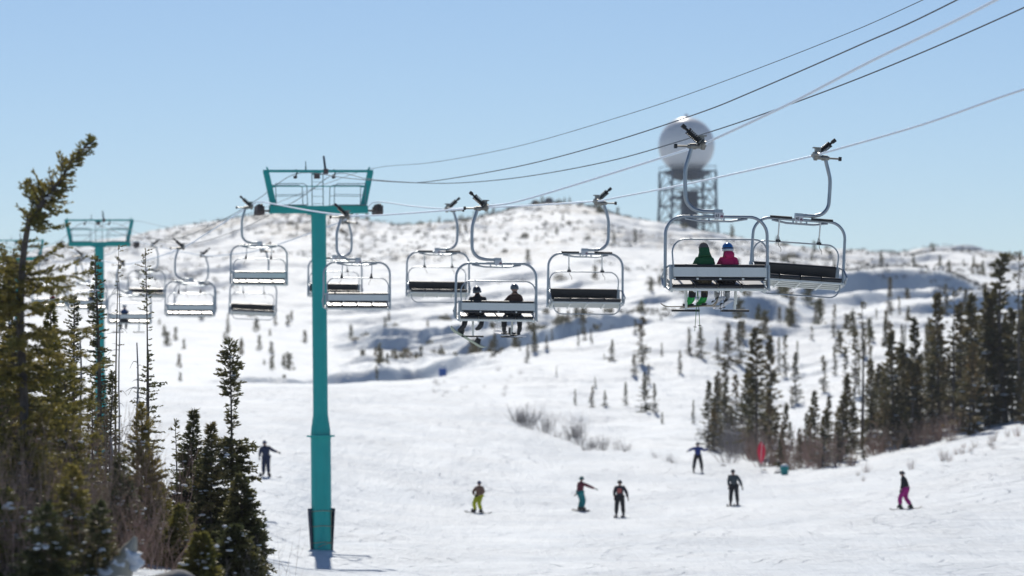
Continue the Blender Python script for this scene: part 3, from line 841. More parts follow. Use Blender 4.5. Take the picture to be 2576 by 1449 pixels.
def person(label, loc, rz, J, jacket, pants, gloves, boots, head='helmet', helmet=None, hood=None, group=None, hair=None, goggles=True, extra=None, scale=1.0, bib=None, sub=1, pants_low=None, hem=None, fat=1.0):
    V = lambda q: Vector(J[q])
    k = SK()
    pel = k.add(V('pelvis'), (.125)); w1 = k.add((V('pelvis') * .5 + V('chest') * .5), .115, pel)
    ch = k.add(V('chest'), .135, w1); nk = k.add(V('neck'), .056, ch)
    hd = V('head'); up = (hd - V('neck')).normalized(); f = Vector(J.get('face', (0, 1, 0))).normalized()
    h1 = k.add(hd - up * .055 + f * .012, .068, nk); h2 = k.add(hd + up * .02, .086, h1); h3 = k.add(hd + up * .085 - f * .008, .060, h2)
    n = k.add(hd - up * .015 + f * .088, .016, h2)             # nose
    for s_ in (-1, 1):
        r_ = f.cross(up).normalized() * s_
        k.add(hd + r_ * .088 - up * .01, .014, h2)            # ears
    for s_, n_ in ((-1, 'l'), (1, 'r')):
        a = k.add(V('sh_' + n_), .062, ch); b = k.add(V('el_' + n_), .042, a); c = k.add(V('wr_' + n_), .028, b)
        k.add(V('wr_' + n_) + (V('wr_' + n_) - V('el_' + n_)).normalized() * .06, .026, c)
        a = k.add(V('hip_' + n_), .085, pel); b = k.add(V('kn_' + n_), .055, a); c = k.add(V('an_' + n_), .038, b)
        k.add(V('toe_' + n_), .034, c)
    body = k.build('person', M['skin'], None, sub)
    body.location = loc; body.rotation_euler = (0, 0, rz); body.scale = (scale,) * 3
    tag(body, label, 'person', group)
    # face: eyes and mouth
    r_ = f.cross(up).normalized()
    m = MB()
    for s_ in (-1, 1): m.ball(hd + r_ * .032 * s_ + f * .083 + up * .012, .011, 8, 6)
    m.build('eyes', M['ink'], body)
    m = MB(); m.tube([hd - up * .058 + f * .080 - r_ * .022, hd - up * .060 + f * .086, hd - up * .058 + f * .080 + r_ * .022], .006, 6); m.build('mouth', M['emblem'], body)
    # jacket
    k = SK(); f2 = 1 + (fat - 1) * .35; b0 = k.add(V('pelvis') + Vector((0, 0, -.04)), .165 * f2); b1 = k.add(V('pelvis') * .55 + V('chest') * .45, .155 * f2, b0)
    b2 = k.add(V('chest'), .165 * f2, b1); b3 = k.add(V('chest') * .35 + V('neck') * .65, .115, b2); b4 = k.add(V('neck') + up * .0, .080, b3); k.add(V('neck') + up * .055, .074, b4)
    for n_ in 'lr':
        a = k.add(V('sh_' + n_), .085 * f2, b2)
        mid = (V('sh_' + n_) + V('el_' + n_)) / 2
        a = k.add(mid, .070 * fat, a); a = k.add(V('el_' + n_), .062 * fat, a); a = k.add(V('wr_' + n_), .046 * fat, a)
    k.build('jacket', jacket, body, sub)
    # trousers
    k = SK(); p0 = k.add(V('pelvis') + Vector((0, 0, .0)), .132)
    for n_ in 'lr':
        a = k.add(V('hip_' + n_), .108 * fat, p0); a = k.add((V('hip_' + n_) + V('kn_' + n_)) / 2, .096 * fat, a); a = k.add(V('kn_' + n_), .082 * fat, a)
        a = k.add((V('kn_' + n_) + V('an_' + n_)) / 2, .080 * fat, a)
        a = k.add(V('an_' + n_) * .93 + V('kn_' + n_) * .07, .078 * fat, a)
    tr = k.build('trousers', pants, body, sub)
    if pants_low:
        for n_ in 'lr':
            k = SK(); kn, an = V('kn_' + n_), V('an_' + n_)
            a = k.add(kn * .5 + an * .5, .0835); a = k.add(kn * .28 + an * .72, .085, a); k.add(kn * .05 + an * .95, .084, a)
            k.build('gaiter', pants_low, tr, sub)
    if hem:
        k = SK(); a = k.add(V('pelvis') + Vector((0, 0, -.05)), .168); k.add(V('pelvis') + Vector((0, 0, .045)), .168, a); k.build('jacket_hem', hem, body, sub)
    for s_, n_ in ((-1, 'l'), (1, 'r')):
        an, toe, kn = V('an_' + n_), V('toe_' + n_), V('kn_' + n_)
        dr = (an - kn).normalized(); ft = (toe - an); ft = ft.normalized()
        k = SK(); a = k.add(an - dr * .13, .072 * f2); a = k.add(an + dr * .0, .066, a); b = k.add(an + dr * .055 - ft * .04, .056, a)
        c = k.add(toe * .5 + an * .5 + dr * .02, .056, a); k.add(toe + dr * .01, .046, c)
        k.build('boot', boots, body, sub)
        put_glove(V('el_' + n_), V('wr_' + n_), s_, gloves, body)
    q = Vector((0, 0, 1)).rotation_difference(up).to_matrix()
    q2 = Matrix((r_, f, up)).transposed()
    if head == 'helmet':
        m = MB(); vs = []; nu, nv = 18, 9
        for i in range(nv + 1):
            a = R(112) * i / nv
            for j in range(nu):
                b = 2 * math.pi * j / nu
                rr = .122
                drop = 1.0 if math.sin(b) < .35 else .72
                aa = a * drop
                vs.append(hd + up * .028 + q2 @ Vector((rr * .94 * math.sin(aa) * math.cos(b), rr * 1.08 * math.sin(aa) * math.sin(b), rr * math.cos(aa))))
        fs = []
        for i in range(nv):
            for j in range(nu):
                j2 = (j + 1) % nu; fs.append((i * nu + j, (i + 1) * nu + j, (i + 1) * nu + j2, i * nu + j2))
        m.add(vs, fs); hm = m.build('helmet', helmet[0], body)
        if len(helmet) > 1:
            m = MB(); m.tube([hd + up * .0 + q2 @ Vector((.098 * math.cos(b), .110 * math.sin(b), -.022)) for b in [R(x) for x in range(160, 381, 20)]], [.012] + [.027] * 10 + [.012], 8)
            m.build('helmet_shell', helmet[1], hm)
    elif head == 'beanie':
        m = MB(); m.ball(hd + up * .045 - f * .005, .104, 16, 10, .95, 1.05, 1.0, q2)
        m.tube([hd + up * .03 + q2 @ Vector((.098 * math.cos(b), .107 * math.sin(b), .0)) for b in [2 * math.pi * i / 16 for i in range(16)]], .017, 6, closed=True)
        m.build('beanie', helmet[0], body)
    if goggles:
        m = MB(); m.tube([hd + up * .022 + q2 @ Vector((.115 * math.cos(b), .128 * math.sin(b), 0)) for b in [2 * math.pi * i / 20 for i in range(20)]], .012, 6, closed=True)
        m.tube([hd + up * .012 + q2 @ Vector((.075 * math.cos(b), .112 * math.sin(b), 0)) for b in [R(x) for x in range(25, 156, 13)]], .026, 8)
        m.build('goggles', M['rubber'], body)
    if hood == 'up':
        m = MB(); m.ball(hd - up * .03 - f * .022, .118, 16, 12, .98, 1.0, .98, q2)
        m.tube([V('neck') - up * .06 - f * .03, V('neck') + up * .05 - f * .03], [.15, .115], 14)
        m.build('hood', jacket, body)
    elif hood == 'down':
        m = MB(); m.ball(V('neck') - up * .0 - f * .07, .105, 14, 10, 1.15, .75, .85, q2); m.build('hood', jacket, body)
    if hair:
        m = MB()
        rnd = random.Random(5)
        for i in range(16):
            a = R(200 + i * 9)
            p = hd + q2 @ Vector((.098 * math.cos(a), .09 * math.sin(a), -.06))
            m.tube(curve_pts([p, p - up * .06 + q2 @ Vector((.02 * math.cos(a), -.01, 0)), p - up * (.11 + .03 * rnd.random()) + q2 @ Vector((.035 * math.cos(a), -.0, 0))], 3), [.013, .012, .011, .010, .008, .006, .004], 5)
        m.build('hair', hair, body)
    if bib:
        m = MB(); m.box(V('chest') + f * .15 + Vector((0, 0, -.05)), (.2, .03, .22)); m.build('bib', bib, body, bevel=.01)
    return body

def sit(lean=0.0, spread=.13, arms='lap', lx=0, kfwd=.43, knee_l=None, ank_l=None, ank_r=None, yaw_feet=0, twist=0):
    J = dict(pelvis=(0, 0, .14), chest=(0 + lean, -.015, .43), neck=(lean * 1.4, -.01, .60), head=(lean * 1.6, .02, .715), face=(math.sin(twist), math.cos(twist), -.05),
             sh_l=(-.155 + lean, -.01, .49), sh_r=(.155 + lean, -.01, .49),
             el_l=(-.225, .06, .26), el_r=(.225, .06, .26), wr_l=(-.18, .30, .20), wr_r=(.18, .30, .20),
             hip_l=(-.095, .0, .10), hip_r=(.095, .0, .10), kn_l=(-spread, kfwd, .10), kn_r=(spread, kfwd, .10),
             an_l=(-spread, kfwd + .03, -.32), an_r=(spread, kfwd + .03, -.32))
    if ank_l: J['an_l'] = ank_l
    if ank_r: J['an_r'] = ank_r
    c, s_ = math.cos(yaw_feet), math.sin(yaw_feet)
    for n_ in 'lr':
        a = Vector(J['an_' + n_]); J['toe_' + n_] = tuple(a + Vector((s_ * .17, c * .17, -.065)))
    return J

def ski(label, a, b, m, width=.10, tip=.13, group=None, twist=0, name='ski', thick=.018, both=False):
    """a = tail, b = tip (world), curved-up tip"""
    a = Vector(a); b = Vector(b); d = (b - a); L_ = d.length; d.normalize()
    side = d.cross(Vector((0, 0, 1))).normalized(); up = side.cross(d).normalized()
    if twist: q = Matrix.Rotation(twist, 3, d); side = q @ side; up = q @ up
    mb = MB(); n = 22; vs = []; fs = []
    for i in range(n + 1):
        t = i / n; s_ = t * L_
        w = width * (.5 + .16 * (2 * t - 1) ** 2)
        e = min(1, (1 - t) / .09 + .02); w *= math.sqrt(max(.03, 1 - (1 - e) ** 2)) 
        e = min(1, t / (.09 if both else .03) + .15); w *= math.sqrt(max(.03, 1 - (1 - e) ** 2))
        lift = tip * max(0, (t - .86) / .14) ** 2
        if both: lift += tip * max(0, (.14 - t) / .14) ** 2
        c = a + d * s_ + up * lift
        vs += [c - side * w - up * thick / 2, c + side * w - up * thick / 2, c + side * w + up * thick / 2, c - side * w + up * thick / 2]
    for i in range(n):
        for j in range(4): fs.append((i * 4 + j, i * 4 + (j + 1) % 4, (i + 1) * 4 + (j + 1) % 4, (i + 1) * 4 + j))
    fs += [(3, 2, 1, 0), (n * 4, n * 4 + 1, n * 4 + 2, n * 4 + 3)]
    mb.add(vs, fs); o = mb.build(name, m); tag(o, label, name.replace('_', ' '), group)
    bp = []
    mid = a + d * (L_ * .47)
    if name == 'ski':
        k = MB(); rot = Matrix((side, d, up)).transposed()
        k.box(mid + d * .13 + up * .03, (.07, .08, .05), rot); k.box(mid - d * .15 + up * .035, (.07, .11, .06), rot); k.box(mid + up * .014, (.06, .34, .018), rot)
        c_ = k.build('binding', M['rubber'], o)
    else:
        rot = Matrix((side, d, up)).transposed()
        for s_ in (-1, 1):
            k = MB(); cc = mid + d * .24 * s_
            k.box(cc + up * .02, (.24, .12, .03), rot); k.box(cc + side * .10 + up * .10, (.03, .13, .16), rot); k.box(cc - side * .04 + up * .07, (.05, .11, .05), rot)
            k.build('binding', M['rubber'], o)
    return o
def pole(label, top, bot, m, group=None):
    top = Vector(top); bot = Vector(bot); d = (bot - top).normalized()
    t = empty('ski_pole', top); tag(t, label, 'ski pole', group)
    z = Vector((0, 0, 0)); e = bot - top
    b = MB(); b.tube([z, e], [.008, .006], 6); b.build('shaft', m, t)
    b = MB(); b.tube([z - d * .02, z + d * .11], .016, 8); b.build('handle', M['rubber'], t)
    b = MB()
    n = d.orthogonal().normalized(); c_ = e - d * .08
    b.tube([c_ - d * .005, c_ + d * .008], [.030, .036], 10); b.build('basket', M['rubber'], t)
    return t

C = dict(green=cloth('green_jacket', (.010, .13, .045)), pink=cloth('pink_jacket', (.62, .012, .13)), black=cloth('black_cloth', (.016, .017, .022)),
         brown=cloth('brown_jacket', (.085, .035, .024)), khaki=cloth('khaki_cloth', (.13, .105, .06)), blue=cloth('blue_jacket', (.006, .06, .20)),
         navy=cloth('navy_cloth', (.016, .03, .085)), red=cloth('red_jacket', (.30, .012, .02)), lime=cloth('lime_trousers', (.66, .66, .02)),
         maroon=cloth('maroon_jacket', (.16, .016, .035)), teal=cloth('teal_trousers', (.0, .24, .25)), magenta=cloth('magenta_trousers', (.55, .01, .26)),
         grey=cloth('grey_jacket', (.07, .09, .10)), cream=cloth('cream_cloth', (.45, .42, .36)), lgrey=cloth('light_grey_cloth', (.36, .36, .37)),
         salmon=cloth('salmon_cloth', (.62, .16, .13)))
G_ = dict(green=mat('green_boot', (.01, .36, .06), .35, noise=(8, .4, (.02, .5, .08))), white=mat('white_boot', (.55, .56, .58), .4, noise=(9, .8, (.12, .13, .15))),
          black=mat('black_boot', (.02, .02, .022), .45, noise=(9, .5, (.05, .05, .05))),
          hblue=mat('blue_helmet', (.01, .13, .42), .25, coat=.5, noise=(5, .3, (.02, .2, .5))), hwhite=mat('white_helmet', (.72, .72, .74), .3, noise=(5, .3, (.6, .6, .6))),
          hgrey=mat('grey_helmet', (.10, .12, .13), .22, coat=.6, noise=(5, .3, (.14, .16, .17))), hblack=mat('black_helmet', (.02, .02, .03), .3, coat=.4, noise=(5, .3, (.05, .05, .06))),
          bgrey=mat('grey_wool', (.10, .095, .095), .9, noise=(30, .6, (.17, .16, .16))), teal=mat('teal_wool', (.0, .14, .13), .8, noise=(20, .5, (.01, .2, .2))),
          bblue=mat('blue_wool', (.02, .05, .17), .8, noise=(20, .5, (.04, .08, .22))))
SKI = dict(cream=mat('cream_ski', (.46, .38, .26), .35, noise=(3, .8, (.10, .06, .03))), white=mat('white_ski', (.62, .64, .68), .3, noise=(5, .7, (.15, .2, .3))),
           green=mat('pale_green_board', (.35, .42, .28), .35, noise=(2, .5, (.2, .25, .15))), dark=mat('dark_board', (.03, .035, .05), .35, noise=(2, .5, (.10, .09, .1))),
           pole=mat('dark_pole', (.05, .07, .08), .4, .5, noise=(3, .4, (.1, .12, .12))), gpole=mat('green_pole', (.06, .28, .05), .4, noise=(9, .8, (.02, .05, .02))))

def cw(ch, x, y, z):
    """chair-local to world"""
    return Matrix.Translation(ch.location) @ ch.rotation_euler.to_matrix().to_4x4() @ Vector((x, y, z))
SEAT = -2.71
def rider(ch, x, label, J, **kw):
    p = cw(ch, x, -.01, SEAT)
    return person(label, p, HEAD, J, scale=.93, **kw)
c0 = chairsA[0]
J = sit(spread=.125, yaw_feet=R(-48), ank_l=(-.15, .46, -.34), ank_r=(.12, .46, -.34), kfwd=.42)
J['wr_l'] = (-.14, .36, .17); J['wr_r'] = (.12, .36, .17)
rider(c0, .02, 'person in a dark green hooded jacket and khaki trousers sitting on chair 63', J, jacket=C['green'], pants=C['khaki'], gloves=C['black'], boots=G_['green'], head='beanie', helmet=[G_['bgrey']], hood='up', goggles=False, pants_low=C['black'], hem=C['cream'])
J = sit(spread=.10, yaw_feet=R(8), ank_l=(-.115, .47, -.20), ank_r=(.11, .49, -.235), kfwd=.44)
rider(c0, .50, 'person in a bright pink jacket and blue helmet sitting on chair 63', J, jacket=C['pink'], pants=C['black'], gloves=C['black'], boots=G_['white'], helmet=[G_['hblue'], G_['hwhite']], hood='down', hair=M['hairb'], hem=C['pink'])
# skis and poles of the two
z0 = SEAT - .46
ski('cream ski with its tip to the left under the green booted rider', cw(c0, .42, .36, z0 + .03), cw(c0, -.62, .92, z0 + .02), SKI['cream'], .095, .07, 'skis of the green jacket rider')
ski('cream ski with brown tip between the two riders of chair 63', cw(c0, -.30, .64, z0 - .01), cw(c0, .36, .20, z0 + .05), SKI['cream'], .095, .12, 'skis of the green jacket rider')
z1 = SEAT - .33
ski('white ski under the left boot of the pink jacket rider', cw(c0, .44, .10, z1 + .07), cw(c0, .40, 1.25, z1 - .13), SKI['white'], .10, .10, 'skis of the pink jacket rider')
ski('white ski under the right boot of the pink jacket rider', cw(c0, .62, .12, z1 + .02), cw(c0, .56, 1.25, z1 - .17), SKI['white'], .10, .10, 'skis of the pink jacket rider')
pole('dark ski pole hanging straight down from the green jacket rider, left one', cw(c0, .0, .34, SEAT + .12), cw(c0, -.075, .36, -3.63), SKI['gpole'], 'poles of the green jacket rider')
pole('dark ski pole hanging slanted down from the green jacket rider, right one', cw(c0, -.03, .34, SEAT + .12), cw(c0, .035, .38, -3.60), SKI['gpole'], 'poles of the green jacket rider')
pole('thin pole between the legs of the pink jacket rider, left one', cw(c0, .48, .34, SEAT + .1), cw(c0, .455, .42, -3.26), SKI['pole'], 'poles of the pink jacket rider')
pole('thin pole between the legs of the pink jacket rider, right one', cw(c0, .50, .34, SEAT + .1), cw(c0, .53, .42, -3.24), SKI['pole'], 'poles of the pink jacket rider')
c1 = chairsA[1]
J = sit(spread=.20, yaw_feet=R(-70), ank_l=(-.30, .44, -.33), ank_r=(.19, .47, -.30)); J['head'] = (-.01, .04, .64); J['neck'] = (0, .01, .535); J['chest'] = (0, -.01, .38); J['sh_l'] = (-.18, 0, .43); J['sh_r'] = (.18, 0, .43)
rider(c1, -.20, 'person in black with a dark grey helmet on the left of the snowboarders chair', J, jacket=C['black'], pants=C['black'], gloves=C['black'], boots=G_['black'], helmet=[G_['hblack'], G_['hgrey']], goggles=False)
J = sit(spread=.20, yaw_feet=R(10), ank_l=(-.20, .46, -.36), ank_r=(.24, .47, -.34)); J['el_l'] = (-.33, .02, .26)
rider(c1, .745, 'person in a brown jacket with a grey helmet on the right of the snowboarders chair', J, jacket=C['brown'], pants=C['black'], gloves=C['black'], boots=G_['black'], helmet=[G_['hgrey']], goggles=False)
ski('pale green snowboard hanging at a slant from the black clad rider', cw(c1, .10, .55, -3.55), cw(c1, -.80, .55, -3.03), SKI['green'], .25, .07, name='snowboard', twist=R(4), thick=.014, both=True)
ski('thin edge on snowboard under the brown jacket rider', cw(c1, .92, -.15, -3.26), cw(c1, .55, 1.2, -3.12), SKI['white'], .25, .06, name='snowboard', thick=.014, both=True)
c5 = chairsA[5]; c6 = chairsA[6]; c7 = chairsA[7]
rider(c5, .27 - .24, 'person in a blue jacket seen from behind, on the farther chair seen through thin spruces', sit(), jacket=C['blue'], pants=C['black'], gloves=C['black'], boots=G_['black'], helmet=[G_['hwhite']])
rider(c6, .27 + .22, 'person in a blue jacket on the chair in front of the second tower post', sit(), jacket=C['blue'], pants=C['blue'], gloves=C['black'], boots=G_['black'], helmet=[G_['hblack']])
rider(c7, .27 + .23, 'person in a red jacket on the far chair behind the big spruce', sit(), jacket=C['red'], pants=C['black'], gloves=C['black'], boots=G_['black'], helmet=[G_['hblack']])

def stand(h=1.0, arms=((-.30, .0, 1.12), (-.34, .05, .88), (.30, 0, 1.12), (.34, .05, .88)), feet=.16, lean=(0, 0), crouch=0.0, stagger=0.0, toe=(0, 1), face=(0, 1, 0)):
    dz = -crouch; lx, ly = lean
    J = dict(pelvis=(0, -.02 - crouch * .5, .98 + dz), chest=(lx * .7, ly * .7, 1.28 + dz), neck=(lx, ly, 1.46 + dz), head=(lx * 1.15, ly * 1.15 + .02, 1.585 + dz), face=face,
             hip_l=(-.10, -.02 - crouch * .4, .93 + dz), hip_r=(.10, -.02 - crouch * .4, .93 + dz),
             kn_l=(-feet * .85, .06 + crouch * .9 + stagger * .5, .51 + dz * .35), kn_r=(feet * .85, .06 + crouch * .9 - stagger * .5, .51 + dz * .35),
             an_l=(-feet, -.02 + stagger, .12), an_r=(feet, -.02 - stagger, .12), sh_l=(-.19 + lx * .8, ly * .8, 1.38 + dz), sh_r=(.19 + lx * .8, ly * .8, 1.38 + dz))
    J['el_l'], J['wr_l'], J['el_r'], J['wr_r'] = [(a[0] + lx * .6, a[1] + ly * .6, a[2] + dz) for a in arms]
    for n_ in 'lr':
        a = Vector(J['an_' + n_]); J['toe_' + n_] = tuple(a + Vector((toe[0] * .17, toe[1] * .17, -.06)))
    return J
def skier(px, py, d, rz, hpx, J, label, gear, **kw):
    g = ground(px, d); sc = kw.pop('scale', hpx * d / F / 1.74)
    body = person(label, g + Vector((0, 0, .0)), rz, J, scale=sc, sub=1, fat=1.32, **kw)
    Mx = Matrix.Translation(g) @ Matrix.Rotation(rz, 4, 'Z') @ Matrix.Scale(sc, 4)
    # follow the slope
    kind, m, lab = gear
    def lift(p):
        q = Mx @ Vector(p); q.z = max(float(terrain_z(q.x, q.y)) + .02, q.z - .2) ; return q
    if kind == 'skis':
        for s_, n_ in ((-1, 'left'), (1, 'right')):
            x, y = J['an_' + n_[0]][0], J['an_' + n_[0]][1]
            a = lift((x, y - .72, .03)); b = lift((x, y + .88, .03))
            ski('%s ski of the %s' % (n_, lab), a, b, m, .085, .09, 'skis of the ' + lab)
    else:
        x = (J['an_l'][0] + J['an_r'][0]) / 2; y = (J['an_l'][1] + J['an_r'][1]) / 2
        dv = Vector((J['an_l'][0] - J['an_r'][0], J['an_l'][1] - J['an_r'][1], 0)).normalized()
        a = lift(Vector((x, y, .03)) - dv * .76); b = lift(Vector((x, y, .03)) + dv * .76)
        ski('snowboard of the ' + lab, a, b, m, .25, .06, name='snowboard', thick=.02, both=True)
    body.location.z = g.z + .03
    return body
ARM_OUT = ((-.38, .05, 1.24), (-.58, .10, 1.36), (.40, 0, 1.30), (.56, .16, 1.22))
side_out = ((-.28, .02, 1.12), (-.30, .05, .90), (.40, 0, 1.22), (.62, .05, 1.12))
bl, k_ = C['black'], G_['black']
# seven people on the slope
skier(670, 1188, 194, R(170), 90, stand(arms=((-.38, 0, 1.24), (-.62, .04, 1.16), (.26, .02, 1.14), (.28, .06, .92)), feet=.13, lean=(.05, .05)), 'person in a dark blue suit riding down beside the tall thin spruce', ('board', SKI['dark'], 'rider in dark blue beside the spruce'), jacket=C['navy'], pants=C['navy'], gloves=bl, boots=k_, head='beanie', helmet=[G_['bblue']])
skier(1203, 1292, 185, R(150), 88, stand(arms=((-.32, .05, 1.14), (-.12, .2, 1.02), (.32, .05, 1.14), (.12, .2, 1.02)), feet=.17, crouch=.14, lean=(-.10, .06), toe=(.4, .9)), 'person in yellow green trousers and tan top crouching on a snowboard', ('board', SKI['dark'], 'rider in yellow green trousers'), jacket=cloth('tan_top', (.28, .15, .10)), pants=C['lime'], gloves=bl, boots=G_['black'], head='beanie', helmet=[G_['bblue']], hem=C['lime'])
skier(1461, 1280, 190, R(-62), 90, stand(arms=((-.26, .02, 1.1), (-.30, -.1, .88), (.30, .30, 1.24), (.42, .52, 1.14)), feet=.15, crouch=.06, lean=(.08, -.03)), 'person in a maroon jacket and turquoise trousers reaching one arm forward', ('board', SKI['dark'], 'rider in turquoise trousers'), jacket=C['maroon'], pants=C['teal'], gloves=bl, boots=k_, head='beanie', helmet=[G_['teal']])
skier(1559, 1300, 180, R(172), 93, stand(arms=((-.32, .02, 1.14), (-.38, .06, .90), (.26, .02, 1.14), (.24, .1, .94)), feet=.17), 'person in black trousers and vest with a salmon sleeve, gliding toward the viewer', ('skis', SKI['dark'], 'skier with the salmon sleeve'), jacket=cloth('vest', (.035, .035, .05)), pants=bl, gloves=bl, boots=k_, helmet=[G_['hblack']], bib=C['salmon'])
skier(1755, 1190, 228, R(178), 76, stand(arms=ARM_OUT, feet=.24), 'person in a royal blue jacket with both arms stretched out sideways', ('skis', SKI['dark'], 'skier with outstretched arms'), jacket=cloth('royal_jacket', (.02, .05, .26)), pants=bl, gloves=bl, boots=k_, helmet=[G_['hblack']])
skier(1846, 1267, 185, R(165), 91, stand(arms=((-.34, .02, 1.12), (-.42, .05, .90), (.24, .02, 1.14), (.22, .08, .92)), feet=.17, lean=(.04, 0)), 'person in a dark grey jacket and black trousers standing on skis', ('skis', SKI['dark'], 'skier in the grey jacket'), jacket=C['grey'], pants=bl, gloves=bl, boots=k_, head='beanie', helmet=[G_['hblack']])
skier(2276, 1278, 170, R(75), 99, stand(arms=((-.25, .02, 1.12), (-.24, .1, .92), (.25, .02, 1.12), (.24, .12, .90)), feet=.12, stagger=.22, crouch=.06, lean=(0, .09)), 'person in a black jacket and bright magenta trousers on the right of the slope', ('board', SKI['dark'], 'rider in magenta trousers'), jacket=bl, pants=C['magenta'], gloves=bl, boots=k_, helmet=[G_['hblack']])

# ---------------------------------------------------------------- small things at the trail side
def flag():
    d = find_d(1914, 1188, 200, 300); g = ground(1914, d); t = empty('trail_flag', g); tag(t, 'red feather flag standing at the foot of the spruces', 'flag')
    h = 76 / F * d
    m = MB(); m.tube([(0, 0, -.3), (.01, 0, h * .6), (.07, 0, h * .98)], .018, 6); m.build('flag_pole', M['panel'], t)
    m = MB(); vs = []; n = 14
    for i in range(n + 1):
        t_ = i / n; w = .17 * math.sin(math.pi * min(1, .04 + t_ * .96)) ** .7 * (1.2 - .3 * t_) * (.5 + t_) * 1.25 + .02
        z = h * (.26 + .72 * t_)
        for s_ in (0, 1): vs.append((.02 + (w * 2 * s_ - w) , .035 * math.sin(t_ * 7 + s_ * 2) + .01, z))
    k = len(vs); vs += [(x, y + .012, z) for x, y, z in vs]
    fs = []
    for i in range(n):
        fs += [(2 * i, 2 * i + 1, 2 * i + 3, 2 * i + 2), (k + 2 * i, k + 2 * i + 2, k + 2 * i + 3, k + 2 * i + 1)]
        fs += [(2 * i, 2 * i + 2, k + 2 * i + 2, k + 2 * i), (2 * i + 1, k + 2 * i + 1, k + 2 * i + 3, 2 * i + 3)]
    m.add(vs, fs); m.build('flag_cloth', M['red_flag'], t)
flag()
def bucket():
    d = find_d(1973, 1195, 200, 300); g = ground(1973, d, .03); t = empty('trail_bin', g); tag(t, 'small teal bin heaped with snow at the forest foot', 'bin')
    u = d / F
    m = MB(); m.lathe([(.01, .01), (8 * u, .0), (11 * u, 19 * u), (12 * u, 20 * u), (12 * u, 22 * u), (10.5 * u, 22 * u), (9 * u, 5 * u)], 18); m.build('bin_body', M['bin'], t)
    m = MB(); m.ball((0, 0, 21 * u), 10.6 * u, 14, 8, 1, 1, .75); m.build('snow_cap', M['snow_clump'], t)
bucket()
for px, py, w_, lab in ((1922, 1184, 9, 'small dark rock poking from the snow below the red flag'), (1957, 1192, 12, 'small dark rock poking from the snow beside the teal bin'), (1818, 1172, 9, 'small dark rock in the snow above the grey jacket skier')):
    d = find_d(px, py, 180, 320); g = ground(px, d, .05); u = d / F
    m = MB(); m.ball((0, 0, .0), w_ * u, 10, 7, 1, .8, .55)
    rnd = random.Random(px); m.v = [(x * rnd.uniform(.8, 1.15), y * rnd.uniform(.8, 1.2), z * rnd.uniform(.75, 1.2)) for x, y, z in m.v]
    o = m.build('rock', M['rock']); o.location = g; tag(o, lab, 'rock')
def pad_():
    d = 404; g = ground(1114, d, .0); g.z = P(1114, 946, d).z; t = empty('crash_pad', g); tag(t, 'blue crash pad with a white snow cap on the crest', 'crash pad')
    u = d / F
    m = MB(); m.lathe([(9 * u, -.8), (10 * u, .2), (10 * u, 20 * u), (8 * u, 21 * u)], 16); m.build('pad', M['blue_pad'], t)
    m = MB(); m.ball((0, 0, 22 * u), 11 * u, 14, 8, 1, 1, .7); m.build('snow_cap', M['snow_clump'], t)
pad_()
# ---------------------------------------------------------------- vegetation meshes
class Leafs:
    """fast collector of thin leaf-like faces"""
    def __init__(s): s.v = []; s.f = []
    def kite(s, p, d, side, L_, w):
        b = len(s.v)
        q = p + d * (L_ * .45)
        s.v += [p, q - side * w, p + d * L_, q + side * w]
        s.f.append((b, b + 1, b + 2, b + 3))
    def mesh(s, name, m):
        me = bpy.data.meshes.new(name)
        co = np.array([(v.x, v.y, v.z) for v in s.v], np.float32)
        n = len(s.f); me.vertices.add(len(co)); me.vertices.foreach_set('co', co.ravel())
        me.loops.add(4 * n); me.loops.foreach_set('vertex_index', np.array(s.f, np.int32).ravel())
        me.polygons.add(n); me.polygons.foreach_set('loop_start', np.arange(0, 4 * n, 4, dtype=np.int32))
        me.update(calc_edges=True); me.materials.append(m); return me
    def mesh_with(s, name, m, sb, m2):
        if not sb.v: return s.mesh(name, m)
        b = len(s.v); me = bpy.data.meshes.new(name)
        me.from_pydata([tuple(v) for v in s.v] + sb.v, [], s.f + [tuple(b + i for i in f) for f in sb.f])
        me.materials.append(m); me.materials.append(m2)
        me.polygons.foreach_set('material_index', [0] * len(s.f) + [1] * len(sb.f)); me.polygons.foreach_set('use_smooth', [False] * len(s.f) + [True] * len(sb.f))
        me.update(); return me
def rv(rnd):
    while True:
        v = Vector((rnd.uniform(-1, 1), rnd.uniform(-1, 1), rnd.uniform(-1, 1)))
        if .1 < v.length < 1: return v.normalized()

